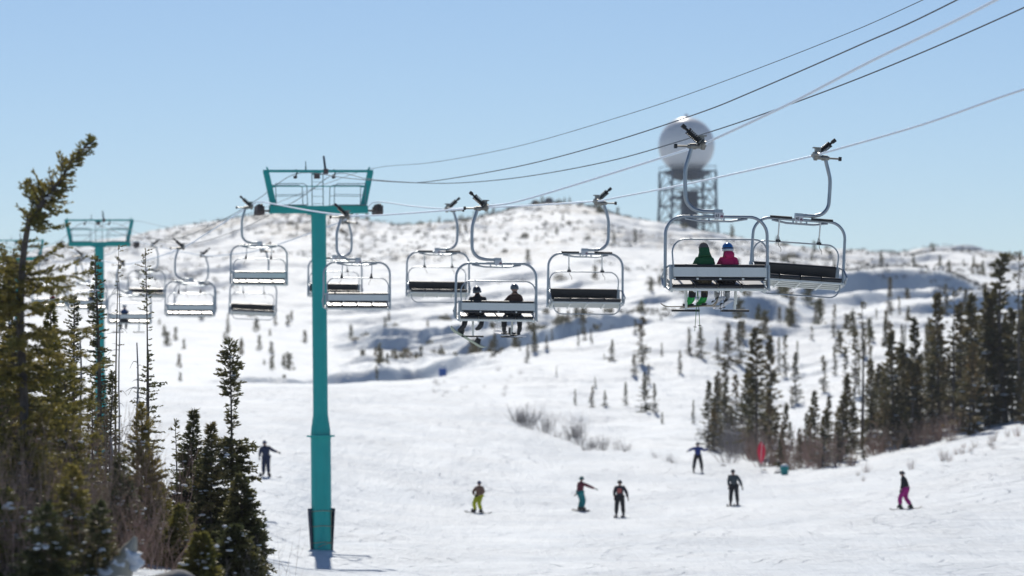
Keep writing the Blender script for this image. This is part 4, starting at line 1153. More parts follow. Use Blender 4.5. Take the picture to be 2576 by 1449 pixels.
def spruce(seed, h, Rb, prof, path=None, nb=160, tw=.09, tww=.016, step=.035, rt=None, droop=.25, upt=.35, gaps=(), trunk_r=None, rough=.35, snow=0, snow_r=1.0, start=.04, top_tuft=True, ell=1.0, sub=True, amul=1.0):
    """returns (trunk_mesh_builder, leafs, snow_builder). prof(t) = branch length as a share of Rb at height t (0..1)"""
    rnd = random.Random(seed)
    trunk_r = trunk_r or h * .014
    if path is None:
        wx, wy = rnd.uniform(-.02, .02) * h, rnd.uniform(-.02, .02) * h
        path = [(wx * math.sin(t * 3.1), wy * math.sin(t * 2.3), h * t) for t in [i / 8 for i in range(9)]]
    pp = curve_pts(path, 4); npp = len(pp)
    def at(t):
        q = t * (npp - 1); i = min(int(q), npp - 2); return pp[i].lerp(pp[i + 1], q - i), (pp[i + 1] - pp[i]).normalized()
    tb = MB(); tb.tube([pp[0] - Vector((0, 0, .4))] + pp, [trunk_r * 1.1] + [trunk_r * (1 - .9 * i / (npp - 1)) for i in range(npp)], 7)
    lf = Leafs(); sb = MB()
    for b in range(nb):
        t = start + (1 - start) * (1 - (1 - (b + rnd.random()) / nb) ** .88)
        t = min(t, .995)
        if any(g0 < t < g1 and rnd.random() > keep for (g0, g1, keep) in gaps): continue
        L_ = Rb * prof(t) * rnd.uniform(1 - rough, 1 + rough * .6)
        if L_ < .02: L_ = .02
        p, ax = at(t); az = rnd.uniform(0, 2 * math.pi)
        o1 = ax.orthogonal().normalized(); o2 = ax.cross(o1)
        out = (o1 * math.cos(az) + o2 * math.sin(az))
        rise = (.55 * t - .25 * (1 - t)) * amul
        pts = []; q = p.copy(); d = (out + ax * rise - Vector((0, 0, droop * (1 - t)))).normalized()
        ns = max(3, int(L_ / .12))
        for k in range(ns + 1):
            pts.append(q.copy()); d = (d + Vector((0, 0, upt / ns)) + rv(rnd) * .07).normalized(); q = q + d * (L_ / ns)
        tb.tube(pts, [max(.002, trunk_r * .16 * (1 - .8 * i / ns)) for i in range(ns + 1)], 3, cap=False)
        n = max(3, int(L_ / step))
        for k in range(n):
            s_ = .12 + .88 * (k + rnd.random()) / n
            qi = s_ * ns; i = min(int(qi), ns - 1); c = pts[i].lerp(pts[i + 1], qi - i); dd = (pts[i + 1] - pts[i]).normalized()
            sd = dd.cross(Vector((0, 0, 1)))
            if sd.length < .1: sd = dd.orthogonal()
            sd.normalize(); up = sd.cross(dd)
            reach = tw * (.65 + .6 * (1 - s_)) * rnd.uniform(.7, 1.3)
            for w_ in range(3):
                a = rnd.choice((-1, 1)) * rnd.uniform(.2, 1) ; e = rnd.uniform(-.35, .6)
                dv = (dd * rnd.uniform(.5, 1.1) + sd * a + up * e).normalized()
                lf.kite(c, dv, dv.cross(rv(rnd)).normalized(), reach, tww)
            if sub and L_ > .3 and rnd.random() < .35:
                # a side spray
                sg = rnd.choice((-1, 1)); dv = (dd + sd * sg * 1.1).normalized(); m_ = L_ * .30 * (1 - s_ * .5)
                for j in range(int(m_ / step * 1.2)):
                    c2 = c + dv * (j * step * .85) - Vector((0, 0, .01 * j))
                    for _ in range(3):
                        d2 = (dv + rv(rnd) * .8).normalized(); lf.kite(c2, d2, d2.cross(rv(rnd)).normalized(), tw * .75, tww)
        if snow and rnd.random() < snow and L_ > .15:
            for _ in range(rnd.randint(1, 4)):
                i = rnd.randint(ns // 2, ns); c = pts[i] + rv(rnd) * .04
                sb.ball(c + Vector((0, 0, .03)), rnd.uniform(.012, .040) * snow_r, 6, 4, rnd.uniform(.8, 2.0), rnd.uniform(.8, 1.8), .5)
    if top_tuft:
        p, ax = at(1.0)
        for k in range(14):
            d2 = (ax + rv(rnd) * .5).normalized(); lf.kite(p - ax * rnd.uniform(0, tw * 2), d2, d2.cross(rv(rnd)).normalized(), tw, tww)
    return tb, lf, sb

cone = lambda t: (1 - t) ** .85 * (.55 + .45 * min(1, t / .12))
def column(t): return .30 + .70 * (1 - t) if t < .93 else .30 * (1 - t) / .07 + .1
def club(t): return 1.0 * (1 - t) ** .5 if t < .62 else .55 * (1 - ((t - .8) / .2) ** 2) + .15
_cache = {}
def tree_mesh(key, m, **kw):
    if key not in _cache:
        tb, lf, sb = spruce(**kw)
        _cache[key] = (tb.mesh('trunk', M['bark']), lf.mesh_with('crown', m, sb, M['snow_clump']), None)
    return _cache[key]
def put_tree(key, loc, rz, sc, label, cat='spruce', group=None, name='spruce_tree', m=None, sx=1.0, **kw):
    tr, cr, sn = tree_mesh(key, m, **kw) if kw else _cache[key]
    t = empty(name, loc, rz); t.scale = (sc * sx, sc * sx, sc); tag(t, label, cat, group)
    a = bpy.data.objects.new('trunk', tr); link(a, t)
    b = bpy.data.objects.new('crown', cr); link(b, t)
    if sn: c = bpy.data.objects.new('snow_load', sn); link(c, t)
    return t

# ---- left foreground wood ----
rnd = random.Random(4)
def near(px, ytop, d, ybase=None):
    g = ground(px, d, .05); 
    if ybase is not None: g.z = min(g.z, P(px, ybase, d).z)
    top = P(px, ytop, d); return g, top.z - g.z
ND, NO = M['needle_dark'], M['needle_olive']
# the big leaning spruce
d = 50; g = ground(70, d, .1)
pp = [(70, None), (66, 1250), (60, 1000), (52, 820), (56, 676), (74, 557), (107, 509), (148, 457), (185, 402), (231, 352)]
path = [(0, 0, -.1)] + [tuple(P(x, y, d + .25 * math.sin(i)) - g) for i, (x, y) in enumerate(pp[1:])]
def lean_prof(t): 
    if t > .66: return (.27 + .07 * math.sin(t * 55)) * (1 - (t - .66) / .34) ** .5 + .05
    if t > .52: return .46
    return .42 if t > .45 else .98
put_tree('lean', g, 0, 1, 'big dark spruce at the left edge whose top leans far to the right', m=NO, name='spruce_tree',
         seed=3, h=5.6, Rb=.82, prof=lean_prof, path=path, nb=430, tw=.085, tww=.012, step=.034, rough=.75, trunk_r=.075, snow=.03, gaps=((.66, .97, .72), (.56, .64, .5), (.44, .55, .3), (.30, .36, .4)), droop=.12)
NT = [  # px, top, d, kind, Rb, material, label
 (-72, 290, 52, 'cone', 1.02, ND, 'spruce cut by the left edge, only branch tips and crown side showing'),
 (18, 690, 60, 'mass', .95, ND, 'dense dark spruce below and left of the leaning spruce'),
 (128, 765, 60, 'mass', .66, NO, 'olive green spruce just right of the leaning spruce trunk'),
 (160, 905, 53, 'club', .50, NO, 'shaggy olive spruce with a broken top above the brown brush'),
 (240, 645, 74, 'column', .38, ND, 'slim dark spruce standing right in front of the second tower post'),
 (296, 618, 80, 'thin', .22, ND, 'bare stemmed thin spruce just right of the second tower post'),
 (357, 628, 78, 'tuft', .30, ND, 'thin spruce with a ragged tufted top, right of the second tower'),
 (372, 885, 70, 'sparse', .42, ND, 'sparse spruce with drooping side sprays at the edge of the open slope'),
 (50, 890, 58, 'mass', .75, NO, 'olive spruce low at the left edge of the wood'),
 (186, 745, 84, 'column', .46, ND, 'dark spruce left of the second tower post'),
 (286, 935, 66, 'cone', .45, ND, 'dark bushy spruce in front of the foot of the second tower'),
 (228, 985, 60, 'cone', .48, NO, 'olive spruce between the two grey snags'),
 (360, 1022, 55, 'young', .60, NO, 'bright young fir with an upright spike, in the middle of the near wood'),
 (491, 1032, 62, 'cone', .62, ND, 'dark pointed fir, left one of the close pair by the slope'),
 (527, 1066, 60, 'cone', .74, ND, 'dark bushy fir, right one of the close pair by the slope'),
 (582, 860, 62, 'tall', .40, ND, 'tall thin spruce with a bushy tip and bare middle standing out on the slope'),
 (606, 1195, 58, 'skirt', .60, ND, 'wide low fir at the foot of the tall thin spruce'),
 (596, 1325, 53, 'skirt', .55, ND, 'low snow loaded fir at the bottom, left of the bare twigs'),
 (455, 1275, 54, 'skirt', .42, NO, 'low olive fir at the bottom between the young fir and the pair'),
 (505, 1345, 50, 'skirt', .34, NO, 'small olive fir in the bottom row under the close pair'),
 (398, 1215, 57, 'skirt', .45, NO, 'olive fir crowding behind the young fir with the spike'),
 (300, 1150, 52, 'skirts', .42, ND, 'dark low fir half hidden by brown brush left of the young fir'),
 (60, 1110, 50, 'skirts', .50, ND, 'dark low fir among the brown brush at the left edge'),
 (20, 1235, 46, 'skirts', .55, NO, 'olive low fir in the bottom left corner among bare brush'),
 (115, 1270, 44, 'skirts', .45, ND, 'dark low fir in the bottom brush, second from the left edge'),
 (178, 1175, 46, 'skirts', .48, NO, 'olive low fir rising above the middle of the brown brush'),
 (250, 1265, 45, 'skirts', .34, ND, 'small dark fir in the bottom brush left of the snowy stump'),
 (440, 1060, 76, 'sparse', .30, ND, 'thin scraggly spruce left of the pointed fir pair'),
]
for i, (px, yt, d, kind, Rb, m, lab) in enumerate(NT):
    g, h = near(px, yt, d)
    kw = dict(seed=100 + i, h=h, Rb=Rb, prof=cone, nb=int(115 * h ** .8), tw=.085, tww=.012, step=.032, snow=.06, rough=.5, upt=.10, droop=.10, amul=.45)
    if kind == 'column': kw.update(prof=column, nb=int(95 * h ** .8), rough=.6, snow=.02, gaps=((.25, .6, .75),), tww=.014)
    if kind == 'mass': kw.update(nb=int(150 * h ** .8), tw=.10, tww=.015, droop=.35, rough=.5)
    if kind == 'club': kw.update(prof=club, rough=.6)
    if kind == 'thin': kw.update(prof=lambda t: .55 + .6 * (t < .25) , nb=95, rough=.75, gaps=((.30, .86, .45),), tw=.055, snow=0, trunk_r=.036)
    if kind == 'tuft': kw.update(prof=lambda t: .55 if t > .80 else (.35 if t > .62 else (1.0 if t > .5 else .75)), nb=210, rough=.5, gaps=((.60, .80, .4), (.32, .48, .25)), tw=.06, snow=0, trunk_r=.045)
    if kind == 'sparse': kw.update(prof=lambda t: 1.0 - .75 * t, nb=90, rough=.7, gaps=((.35, .55, .3), (.7, .8, .3)), droop=.45, snow=.02)
    if kind == 'young': kw.update(prof=lambda t: (1 - t) ** .75 * .98 + .05, nb=230, tw=.08, tww=.011, rough=.2, upt=.35, droop=.05, step=.026, amul=.9, snow=.10)
    if kind == 'tall': kw.update(prof=lambda t: .42 * (1 - ((t - .86) / .155) ** 2) + .10 if t > .74 else (.20 + .1 * (t < .66) + (.72 if .44 < t < .60 else 0) if t > .36 else .95 - t * .9), nb=250, rough=.45, gaps=((.70, .77, .3), (.36, .43, .35), (.60, .66, .5)), trunk_r=.045, snow=.05, droop=.3)
    if kind == 'skirt': kw.update(prof=lambda t: (1 - t) ** .6, nb=int(190 * max(h, .8) ** .7), rough=.3, droop=.2, snow=.12)
    if kind == 'skirts': kw.update(prof=lambda t: (1 - t) ** .6, nb=int(170 * max(h, .8) ** .7), rough=.45, droop=.25, snow=.12, snow_r=1.0)
    if 480 < px < 620: kw['nb'] = int(kw['nb'] * 1.45); kw['tw'] = .10; kw['tww'] = .014
    if px == -72: kw.update(upt=.6, nb=330)
    put_tree('near%d' % i, g, rnd.uniform(0, 6), 1, lab, cat='fir' if ' fir' in lab else 'spruce', name='fir_tree' if ' fir' in lab else 'spruce_tree', m=m, **kw)

for i, (px, d) in enumerate([(-190, 57), (-260, 66), (-340, 55), (-420, 70), (-520, 60), (-640, 66), (-800, 62)]):
    put_tree('near1' if i % 2 else 'near2', ground(px, d, .1), i * 1.3, .9 + .05 * (i % 3), 'dense spruce of the near wood beyond the left edge spruce', 'spruce', 'spruces beyond the left edge')

# grey snags
def snag(px, yt, d, r, lab, lean=0, m='deadwood', nb=26, tip=.35):
    g, h = near(px, yt, d); t = empty('dead_tree', g); tag(t, lab, 'dead tree', 'grey dead trunks')
    rr = random.Random(px); b = MB(); n = 10
    pts = [Vector((lean * (i / n) + .012 * math.sin(i * 1.7), .02 * math.sin(i), h * i / n - .3 * (i == 0))) for i in range(n + 1)]
    b.tube(pts, [r * (1 - (1 - tip) * (i / n) ** 1.5) for i in range(n + 1)], 9); 
    for k in range(nb):
        q = pts[0].lerp(pts[-1], rr.uniform(.15, .97)); a = rr.uniform(0, 6.28); L_ = rr.uniform(.12, .42)
        d0 = Vector((math.cos(a), math.sin(a), rr.uniform(-.25, .15)))
        b.tube(curve_pts([q, q + d0 * L_ * .5 + Vector((0, 0, .02)), q + d0 * L_ + Vector((0, 0, rr.uniform(-.10, .02)))], 2), [.008, .007, .006, .004, .003], 4, cap=False)
    b.build('trunk', M[m], t)
snag(203, 845, 62, .032, 'tall pale dead trunk with short bare branches in the near wood')
snag(281, 1098, 57, .055, 'thick smooth grey snag with a pointed top beside the young fir', nb=5, tip=.30)
snag(346, 862, 70, .033, 'grey dead trunk at the right border of the near wood', nb=30)
snag(300, 700, 88, .025, 'thin dead stem between the slender spruces by the second tower', nb=22)

# stump, root and boulder with snow
def stump():
    d = 45; g = ground(322, d); t = empty('fallen_log', g); tag(t, 'pale weathered stump with snow on it at the bottom, left of the young fir', 'tree stump')
    k = [(285, 1470, .20), (300, 1435, .17), (318, 1408, .13), (326, 1385, .10), (334, 1368, .06), (341, 1350, .02)]
    b = MB(); b.tube(curve_pts([P(x, y, d) - g for x, y, r in k], 4), [np.interp(i / 20, [j / 5 for j in range(6)], [r for *_, r in k]) for i in range(21)], 12)
    o = b.build('log', M['palewood'], t)
    b = MB(); c = P(334, 1402, d - .1) - g
    b.ball(c, .10, 18, 12, 1.15, .8, .8); b.ball(c + Vector((.05, 0, -.07)), .07, 14, 9, 1, .8, 1.3); b.ball(P(300, 1420, d - .1) - g, .07, 14, 9, 1.9, .8, .55); b.ball(P(276, 1440, d - .1) - g, .08, 14, 9, 1.7, .9, .6)
    b.v = [(x + .03 * math.sin(z * 41 + x * 23), y, z + .025 * math.sin(x * 37 + 1) + .015 * math.sin(x * 71)) for x, y, z in b.v]
    b.build('snow_cap', M['snow_clump'], t)
stump()
b = MB(); b.ball((0, 0, 0), .30, 20, 14, 1.1, .8, .66)
b.v = [(x * (1 + .18 * math.sin(y * 9 + z * 7)), y, z * (1 + .15 * math.sin(x * 11))) for x, y, z in b.v]
o = b.build('boulder', M['rock']); o.location = tuple(P(428, 1478, 45.5)); tag(o, 'rounded grey boulder at the bottom, right of the snowy stump', 'boulder')

# brown brush
def shrub_mesh(seed, h, spread, stems, m, r=.006, subs=5):
    rr = random.Random(seed); b = MB()
    for k in range(stems):
        a = rr.uniform(0, 6.28); rad = spread * rr.random() ** .7; ln = h * rr.uniform(.45, 1.05)
        p = Vector((math.cos(a) * rad * .35, math.sin(a) * rad * .35, -.1)); e = Vector((math.cos(a) * rad * 1.1, math.sin(a) * rad * 1.1, ln))
        j1 = Vector((rr.uniform(-.09, .09), rr.uniform(-.09, .09), 0)) * h / 1.5; j2 = Vector((rr.uniform(-.12, .12), rr.uniform(-.12, .12), 0)) * h / 1.5
        pts = curve_pts([p, p.lerp(e, .35) + j1, p.lerp(e, .7) + j2, e + Vector((rr.uniform(-.1, .1), 0, 0))], 2); rr0 = r * rr.choice((.55, .7, .9, 1.5))
        b.tube(pts, [rr0 * (1 - .75 * i / 6) for i in range(7)], 3, cap=False)
        for j in range(subs):
            i = rr.randint(1, 5); q = pts[i].lerp(pts[i + 1], rr.random()); L_ = ln * rr.uniform(.08, .26); a2 = rr.uniform(0, 6.28); t_ = rr.uniform(.35, 1.1)
            dv = Vector((math.cos(a2) * t_, math.sin(a2) * t_, 1)).normalized()
            e2 = q + dv * L_ + Vector((0, 0, L_ * .2))
            b.tube([q, q + dv * L_ * .5, e2], [rr0 * .45, rr0 * .35, rr0 * .2], 3, cap=False)
            if rr.random() < .5:
                q2 = q + dv * L_ * .5; d3 = (dv + rv(rr) * .7).normalized(); b.tube([q2, q2 + d3 * L_ * .45], [rr0 * .3, rr0 * .16], 3, cap=False)
    return b.mesh('alder_bush', m, smooth=False)
BR = [shrub_mesh(50 + i, 1.5, .55, 30, M['twig'], .0052, 9) for i in range(4)]
k = 0; rr = random.Random(77)
BL = 'dense leafless brown bush in the thicket filling the bottom left corner'
for px in range(-40, 440, 32):
    for row in range(3):
        if (row + px // 26) % 4 == 3: continue
        d = (46, 50, 55)[row] + rr.uniform(-1.5, 1.5); x = px + rr.uniform(-12, 12)
        topy = (1240, 1120, 1015)[row] + rr.uniform(-40, 60) + max(0, x - 200) * .75
        g, h = near(x, topy, d)
        if h < .5 or (row == 0 and 235 < x < 470): continue
        o = bpy.data.objects.new('alder_bush', BR[k % 4]); k += 1; link(o); o.location = g; o.rotation_euler = (0, 0, rr.uniform(0, 6)); o.scale = (1, 1, h / 1.5)
        tag(o, BL, 'bush', 'brown bushes in the near thicket')
for i, (px, yt, d, lab) in enumerate([(650, 1345, 52, 'thin bare bush sticking up from the snow at the bottom, right of the low firs'), (700, 1310, 56, 'thin wispy bush at the right end of the near wood'), (560, 1400, 50, 'thin bare bush rising in front of the low firs at the bottom')]):
    g, h = near(px, yt, d); me = shrub_mesh(200 + i, h, .45, 12, M['twig_grey'], .004, 4); o = bpy.data.objects.new('bare_bush', me); link(o); o.location = g; tag(o, lab, 'bush', 'thin bare bushes at the edge of the piste')

# ---- far spruces ----
FM = M['needle_far']
far_kinds = []
for i in range(10):
    pf = (cone, cone, column, cone, club, column, cone, cone, column, club)[i]
    Rb = (.95, .75, .42, .62, .55, .36, 1.15, .5, .3, .7)[i]
    key = 'far%d' % i
    tree_mesh(key, FM, seed=300 + i, h=5.0, Rb=Rb, prof=pf, nb=(170, 150, 150, 150, 120, 110, 190, 130, 90, 110)[i], tw=.20, tww=.042, step=.085, rough=.8, snow=.10, snow_r=2.2, trunk_r=.06, sub=False, droop=.25,
              gaps=((.25 + .04 * i, .42 + .04 * i, .45), (.05, .2, .6)))
    far_kinds.append(key)
for i in range(3):
    key = 'snagfar%d' % i
    tree_mesh(key, FM, seed=330 + i, h=5.0, Rb=.5, prof=lambda t: .5 + .5 * (1 - t), nb=48, tw=.10, tww=.022, step=.11, rough=.8, snow=0, trunk_r=.05, sub=False, gaps=((.1, .55, .35),))
FR = random.Random(9)
def far_tree(px, yt, yb, kind, lab, group=None, sx=1.0, name='spruce_tree', d=None):
    d = d or find_d(px, yb, 150, 420); g = ground(px, d, .1)
    h = P(px, yt, d).z - g.z
    return put_tree(kind, g, FR.uniform(0, 6.28), max(.15, h / 5.0), lab, 'spruce', group, name, sx=sx * 1.35)
K = far_kinds
HAND = [ # px, top, base, kind, widen, label
 (1902, 828, 1155, K[1], 1.0, 'largest dense dark spruce, straight behind the red flag'),
 (1938, 850, 1120, K[3], .9, 'dense spruce leaning on the right of the largest one'),
 (1880, 930, 1130, K[0], .9, 'bushy spruce on the left of the largest one'),
 (1622, 938, 1035, K[0], .9, 'bushy spruce low on the snow knoll, right one of the small pair'),
 (1574, 962, 1020, K[1], .9, 'small spruce low on the snow knoll, left one of the small pair'),
 (1645, 965, 1040, K[3], 1, 'small spruce touching the bushy knoll spruce on its right'),
 (1617, 798, 925, K[4], 1.2, 'spruce with flat layered branches high on the bright snow knoll'),
 (1762, 822, 905, K[0], 1.1, 'spruce right under the skis of the green jacket rider'),
 (1732, 826, 900, K[3], 1.0, 'slim spruce on the knoll left of the ski poles'),
 (1805, 850, 910, K[0], 1.0, 'bushy spruce in the knoll clump below chair 63'),
 (1832, 815, 930, K[0], 1.1, 'thick spruce in the knoll clump below chair 63'),
 (1862, 808, 925, K[1], 1.0, 'pointed spruce at the right of the knoll clump below chair 63'),
 (1780, 960, 1130, K[1], .9, 'spruce above the skier with outstretched arms'),
 (1822, 905, 1040, K[3], 1.0, 'middle spruce between knoll clump and the largest spruce'),
 (1850, 945, 1085, K[5], 1.2, 'narrow spruce just left of the largest dense one'),
 (1960, 850, 935, K[5], .8, 'lonely thin spruce up the slope beside the largest one'),
 (2003, 888, 1010, K[3], .9, 'pointed spruce on the open white slope right of the largest one'),
 (1978, 845, 960, K[8], 1.2, 'thin upper spruce on the open white slope'),
 (2048, 985, 1165, K[1], .9, 'dark pointed spruce right of the teal bin'),
 (2085, 1000, 1150, K[3], 1, 'narrow spruce in the lower forest edge'),
 (2132, 945, 1130, K[0], .9, 'thick dark spruce at the middle of the lower forest edge'),
 (2167, 762, 1120, 'snagfar0', 1.0, 'tallest thin bare stemmed spruce in front of the white slope'),
 (2150, 830, 1000, K[5], .9, 'dark narrow spruce just left of the tallest thin one'),
 (2190, 905, 1100, K[0], .8, 'spruce with drooping branches right of the tallest thin one'),
 (2129, 875, 1010, K[5], .8, 'very thin spruce left of the tallest thin one'),
 (2248, 838, 1120, K[1], .9, 'dark spruce left of the dense right hand stand'),
 (2270, 870, 1110, K[0], 1.0, 'broad dark spruce at the left border of the right hand stand'),
 (2236, 812, 1000, K[8], .9, 'slim spruce behind the left border of the right hand stand'),
 (2300, 805, 1100, K[3], .9, 'spruce rising left of the tall pointed pair'),
 (2363, 738, 1080, K[1], .8, 'tall pointed spruce in the right hand stand'),
 (2397, 735, 1080, 'snagfar1', 1.0, 'bare dead spruce beside the tall pointed one'),
 (2420, 765, 1070, K[1], .9, 'pointed spruce right of the bare dead one'),
 (2450, 745, 1075, K[3], 1.0, 'dense spruce in the right hand stand above the snow bank'),
 (2478, 735, 1060, K[1], .9, 'dense spruce in the right hand stand, third from the picture edge'),
 (2530, 648, 1050, K[8], 1.3, 'very tall club topped spruce near the right edge'),
 (2566, 640, 1050, 'snagfar2', .8, 'very tall bare forked dead spruce at the right edge'),
 (2500, 740, 1055, K[0], .9, 'broad dark spruce under the very tall club topped one'),
 (2545, 780, 1045, K[0], 1.0, 'broad dark spruce at the right edge'),
 (2590, 730, 1040, K[1], 1.0, 'spruce cut by the right picture edge'),
 (947, 883, 962, K[4], .9, 'single dark spruce in the blue shaded hollow right of the near tower'),
 (1245, 868, 938, K[0], 1.1, 'bushy spruce on the crest below the two snowboarders'),
 (1455, 862, 905, K[1], .9, 'small spruce on the bright knoll right of the snowboarders'),
 (1400, 925, 955, K[7], .9, 'tiny spruce on the pale knoll slope'),
 (573, 722, 800, K[0], .8, 'dark shrubby spruce on the slope below an empty chair'),
]
for px, yt, yb, kd, sx, lab in HAND:
    if yb < 1000 and (px < 1500):
        d = {947: 462, 1245: 425, 1455: 410, 1400: 360, 573: 640}[px]; h = (yb - yt) / F * d; g = ground(px, d, .1)
        put_tree(kd, g, FR.uniform(0, 6), h / 5.0, lab, 'spruce', None, sx=sx)
    else: far_tree(px, yt, yb, kd, lab, sx=sx)
# filling of the right hand stands
def fill(n, xr, base_fn, hr, kinds, lab, group, name='spruce_tree', seed=1):
    q = random.Random(seed)
    for i in range(n):
        px = q.uniform(*xr); d = base_fn(px, q); g = ground(px, d, .1); h = q.uniform(*hr) * (.8 + .5 * q.random())
        put_tree(q.choice(kinds), g, q.uniform(0, 6.28), h / 5.0, lab, 'spruce', group, name, sx=q.uniform(1.1, 1.9)).rotation_euler.x = q.gauss(0, .05)
edge = lambda px: float(np.interp(px, EDX, EDD))
fill(70, (2330, 2640), lambda px, q: edge(px) + 2 + 120 * q.random(), (1.8, 4.9), [K[0], K[1], K[3], K[6], K[5]], 'dark spruce packed in the dense stand on the right bank', 'spruces of the dense right hand stand', seed=2)
fill(40, (2640, 3300), lambda px, q: edge(px) + 2 + 120 * q.random(), (1.8, 4.9), [K[0], K[1], K[3], K[6], K[5]], 'dark spruce packed in the dense stand on the right bank', 'spruces of the dense right hand stand', seed=22)
fill(28, (2190, 2340), lambda px, q: edge(px) + 3 + 60 * q.random(), (1.8, 4.6), [K[0], K[1], K[3], K[5], K[2]], 'spruce in the open stand between the tallest thin spruce and the dense stand', 'spruces left of the dense stand', seed=3)
fill(24, (1960, 2190), lambda px, q: edge(px) + 2 + 30 * q.random(), (1.4, 3.4), [K[0], K[1], K[3], K[5], K[2]], 'spruce in the low belt of trees along the piste behind the teal bin', 'spruces behind the teal bin', seed=4)
fill(20, (1770, 1965), lambda px, q: edge(px) + 18 + 75 * q.random(), (1.8, 4.0), [K[0], K[1], K[3], K[5]], 'spruce scattered around the largest dense spruce behind the flag', 'spruces round the largest one', seed=5)
fill(22, (1300, 1760), lambda px, q: edge(px) + 40 + 110 * q.random(), (.8, 2.4), [K[0], K[4], K[3], K[7]], 'small spruce dotted on the pale snow knoll in the middle', 'small spruces on the knoll', seed=6)
fill(36, (1950, 2600), lambda px, q: 330 + 150 * q.random(), (1.8, 3.6), [K[5], K[2], K[7], K[8], K[4]], 'thin spruce scattered over the white slope above the forest', 'thin spruces on the upper white slope', seed=7)
# leafless bushes along the forest foot and on the knoll
FB = [shrub_mesh(400 + i, 2.0, 1.1, 34, M['twig'], .016, 4) for i in range(3)]
FG = [shrub_mesh(410 + i, 1.6, 1.3, 26, M['twig_grey'], .014, 4) for i in range(3)]
def bushes(n, xr, dfn, hr, meshes, lab, group, seed):
    q = random.Random(seed)
    for i in range(n):
        px = q.uniform(*xr); d = dfn(px, q); g = ground(px, d, .05); h = q.uniform(*hr)
        o = bpy.data.objects.new('leafless_bush', q.choice(meshes)); link(o); o.location = g; o.rotation_euler = (0, 0, q.uniform(0, 6)); s_ = h / 1.8; o.scale = (s_, s_, s_)
        tag(o, lab, 'bush', group)
bushes(26, (2040, 2400), lambda px, q: edge(px) + 1 + 14 * q.random(), (.8, 1.9), FB, 'brown leafless bush in the thicket at the foot of the right hand forest', 'brown bushes at the forest foot', 11)
bushes(14, (1880, 2050), lambda px, q: edge(px) + 1 + 14 * q.random(), (1.2, 2.4), FB, 'brown leafless bush between the red flag and the dark pointed spruce', 'brown bushes behind the flag', 12)
bushes(16, (1780, 1890), lambda px, q: edge(px) + 4 + 30 * q.random(), (1.4, 3.0), FG, 'pale leafless bush above the skier with outstretched arms', 'pale bushes left of the flag', 13)
bushes(20, (1290, 1460), lambda px, q: 285 + 22 * q.random() - (px - 1290) * .06, (.9, 1.9), FG, 'grey leafless bush in the band of scrub running down the knoll edge', 'grey bushes on the knoll edge', 14)
bushes(14, (1440, 1580), lambda px, q: 262 + 14 * q.random(), (.5, 1.1), FG, 'low grey bush at the lower end of the knoll scrub', 'grey bushes low on the knoll', 15)
bushes(18, (1090, 1320), lambda px, q: 330 + 40 * q.random(), (.3, .8), FG, 'tiny twiggy bush on the smooth snow where the knoll begins', 'tiny bushes where the knoll begins', 16)
bushes(16, (2150, 2576), lambda px, q: edge(px) - 6 - 14 * q.random(), (.3, .7), FB, 'tiny brown bush poking from the open snow bank below the forest', 'tiny bushes on the snow bank', 17)
bushes(3, (1640, 1700), lambda px, q: edge(px) - 12 + 8 * q.random(), (.6, .9), FG, 'small grey bush in the open snow near the skier with outstretched arms', 'small bushes in the open snow', 18)

# ---- scrub on the far hill ----
def scrub_mesh(seed, kind):
    q = random.Random(seed); lf = Leafs(); n = 120
    for k in range(n):
        a = q.uniform(0, 6.28); rad = q.random() ** .6
        if kind == 0: p = Vector((math.cos(a) * rad * .8, math.sin(a) * rad * .6, q.uniform(0, .8) * (1 - rad * .6)))
        else: z = q.random(); p = Vector((math.cos(a) * rad * .34 * (1.1 - z), math.sin(a) * rad * .34 * (1.1 - z), z * 1.5))
        d2 = (rv(q) + Vector((0, 0, .3))).normalized(); lf.kite(p, d2, d2.cross(rv(q)).normalized(), q.uniform(.2, .4), .07)
    return lf.mesh('scrub_spruce', FM)
SCM = [scrub_mesh(500 + i, i % 2) for i in range(6)]
def scrubs(n, xr, dr, hr, lab, group, seed, cond=None, kinds=None):
    q = random.Random(seed); c = 0; tries = 0
    while c < n and tries < n * 40:
        tries += 1
        px = q.uniform(*xr); d = q.uniform(*dr)
        if cond and not cond(px, d, q): continue
        g = ground(px, d, .05)
        # keep only what can be seen over the nearer snow
        ds = np.arange(200, d - 6, 12.0); 
        if len(ds) and float((1000 - base_z(np.full_like(ds, px), ds) / ds * F).min()) < row_of(px, d) - 4: continue
        me = SCM[q.choice(kinds or range(6))]; o = bpy.data.objects.new('scrub_spruce', me); link(o); o.location = g; h = q.uniform(*hr)
        o.rotation_euler = (0, 0, q.uniform(0, 6.28)); o.scale = (h * q.uniform(.7, 1.3), h * q.uniform(.7, 1.2), h); tag(o, lab, 'scrub spruce', group); c += 1
clus = lambda th, s: (lambda px, d, q: float(fbm((px - 1288) / F * d / 30, d / 40, s, 3)) > th)
scrubs(52, (620, 1300), (500, 860), (.7, 1.6), 'small dark scrub spruce on the far hillside left of the middle hilltop', 'scrub on the left part of the far hill', 21, clus(.50, 5))
scrubs(46, (1250, 1900), (500, 880), (.8, 2.0), 'small dark scrub spruce on the far hillside below the radar tower and hilltop', 'scrub on the middle of the far hill', 22, clus(.50, 6))
scrubs(60, (1950, 2576), (640, 895), (.8, 1.8), 'small dark scrub spruce on the far ridge at the right', 'scrub on the far right ridge', 23, clus(.45, 7))
scrubs(20, (380, 800), (430, 720), (.6, 1.7), 'small leaning scrub spruce on the open slope beyond the piste on the left', 'scrub beyond the piste on the left', 24, None, [1, 3, 5])
scrubs(22, (840, 1250), (470, 660), (.7, 1.8), 'small scrub spruce in the blue shaded hollow behind the crest', 'scrub in the shaded hollow', 25)
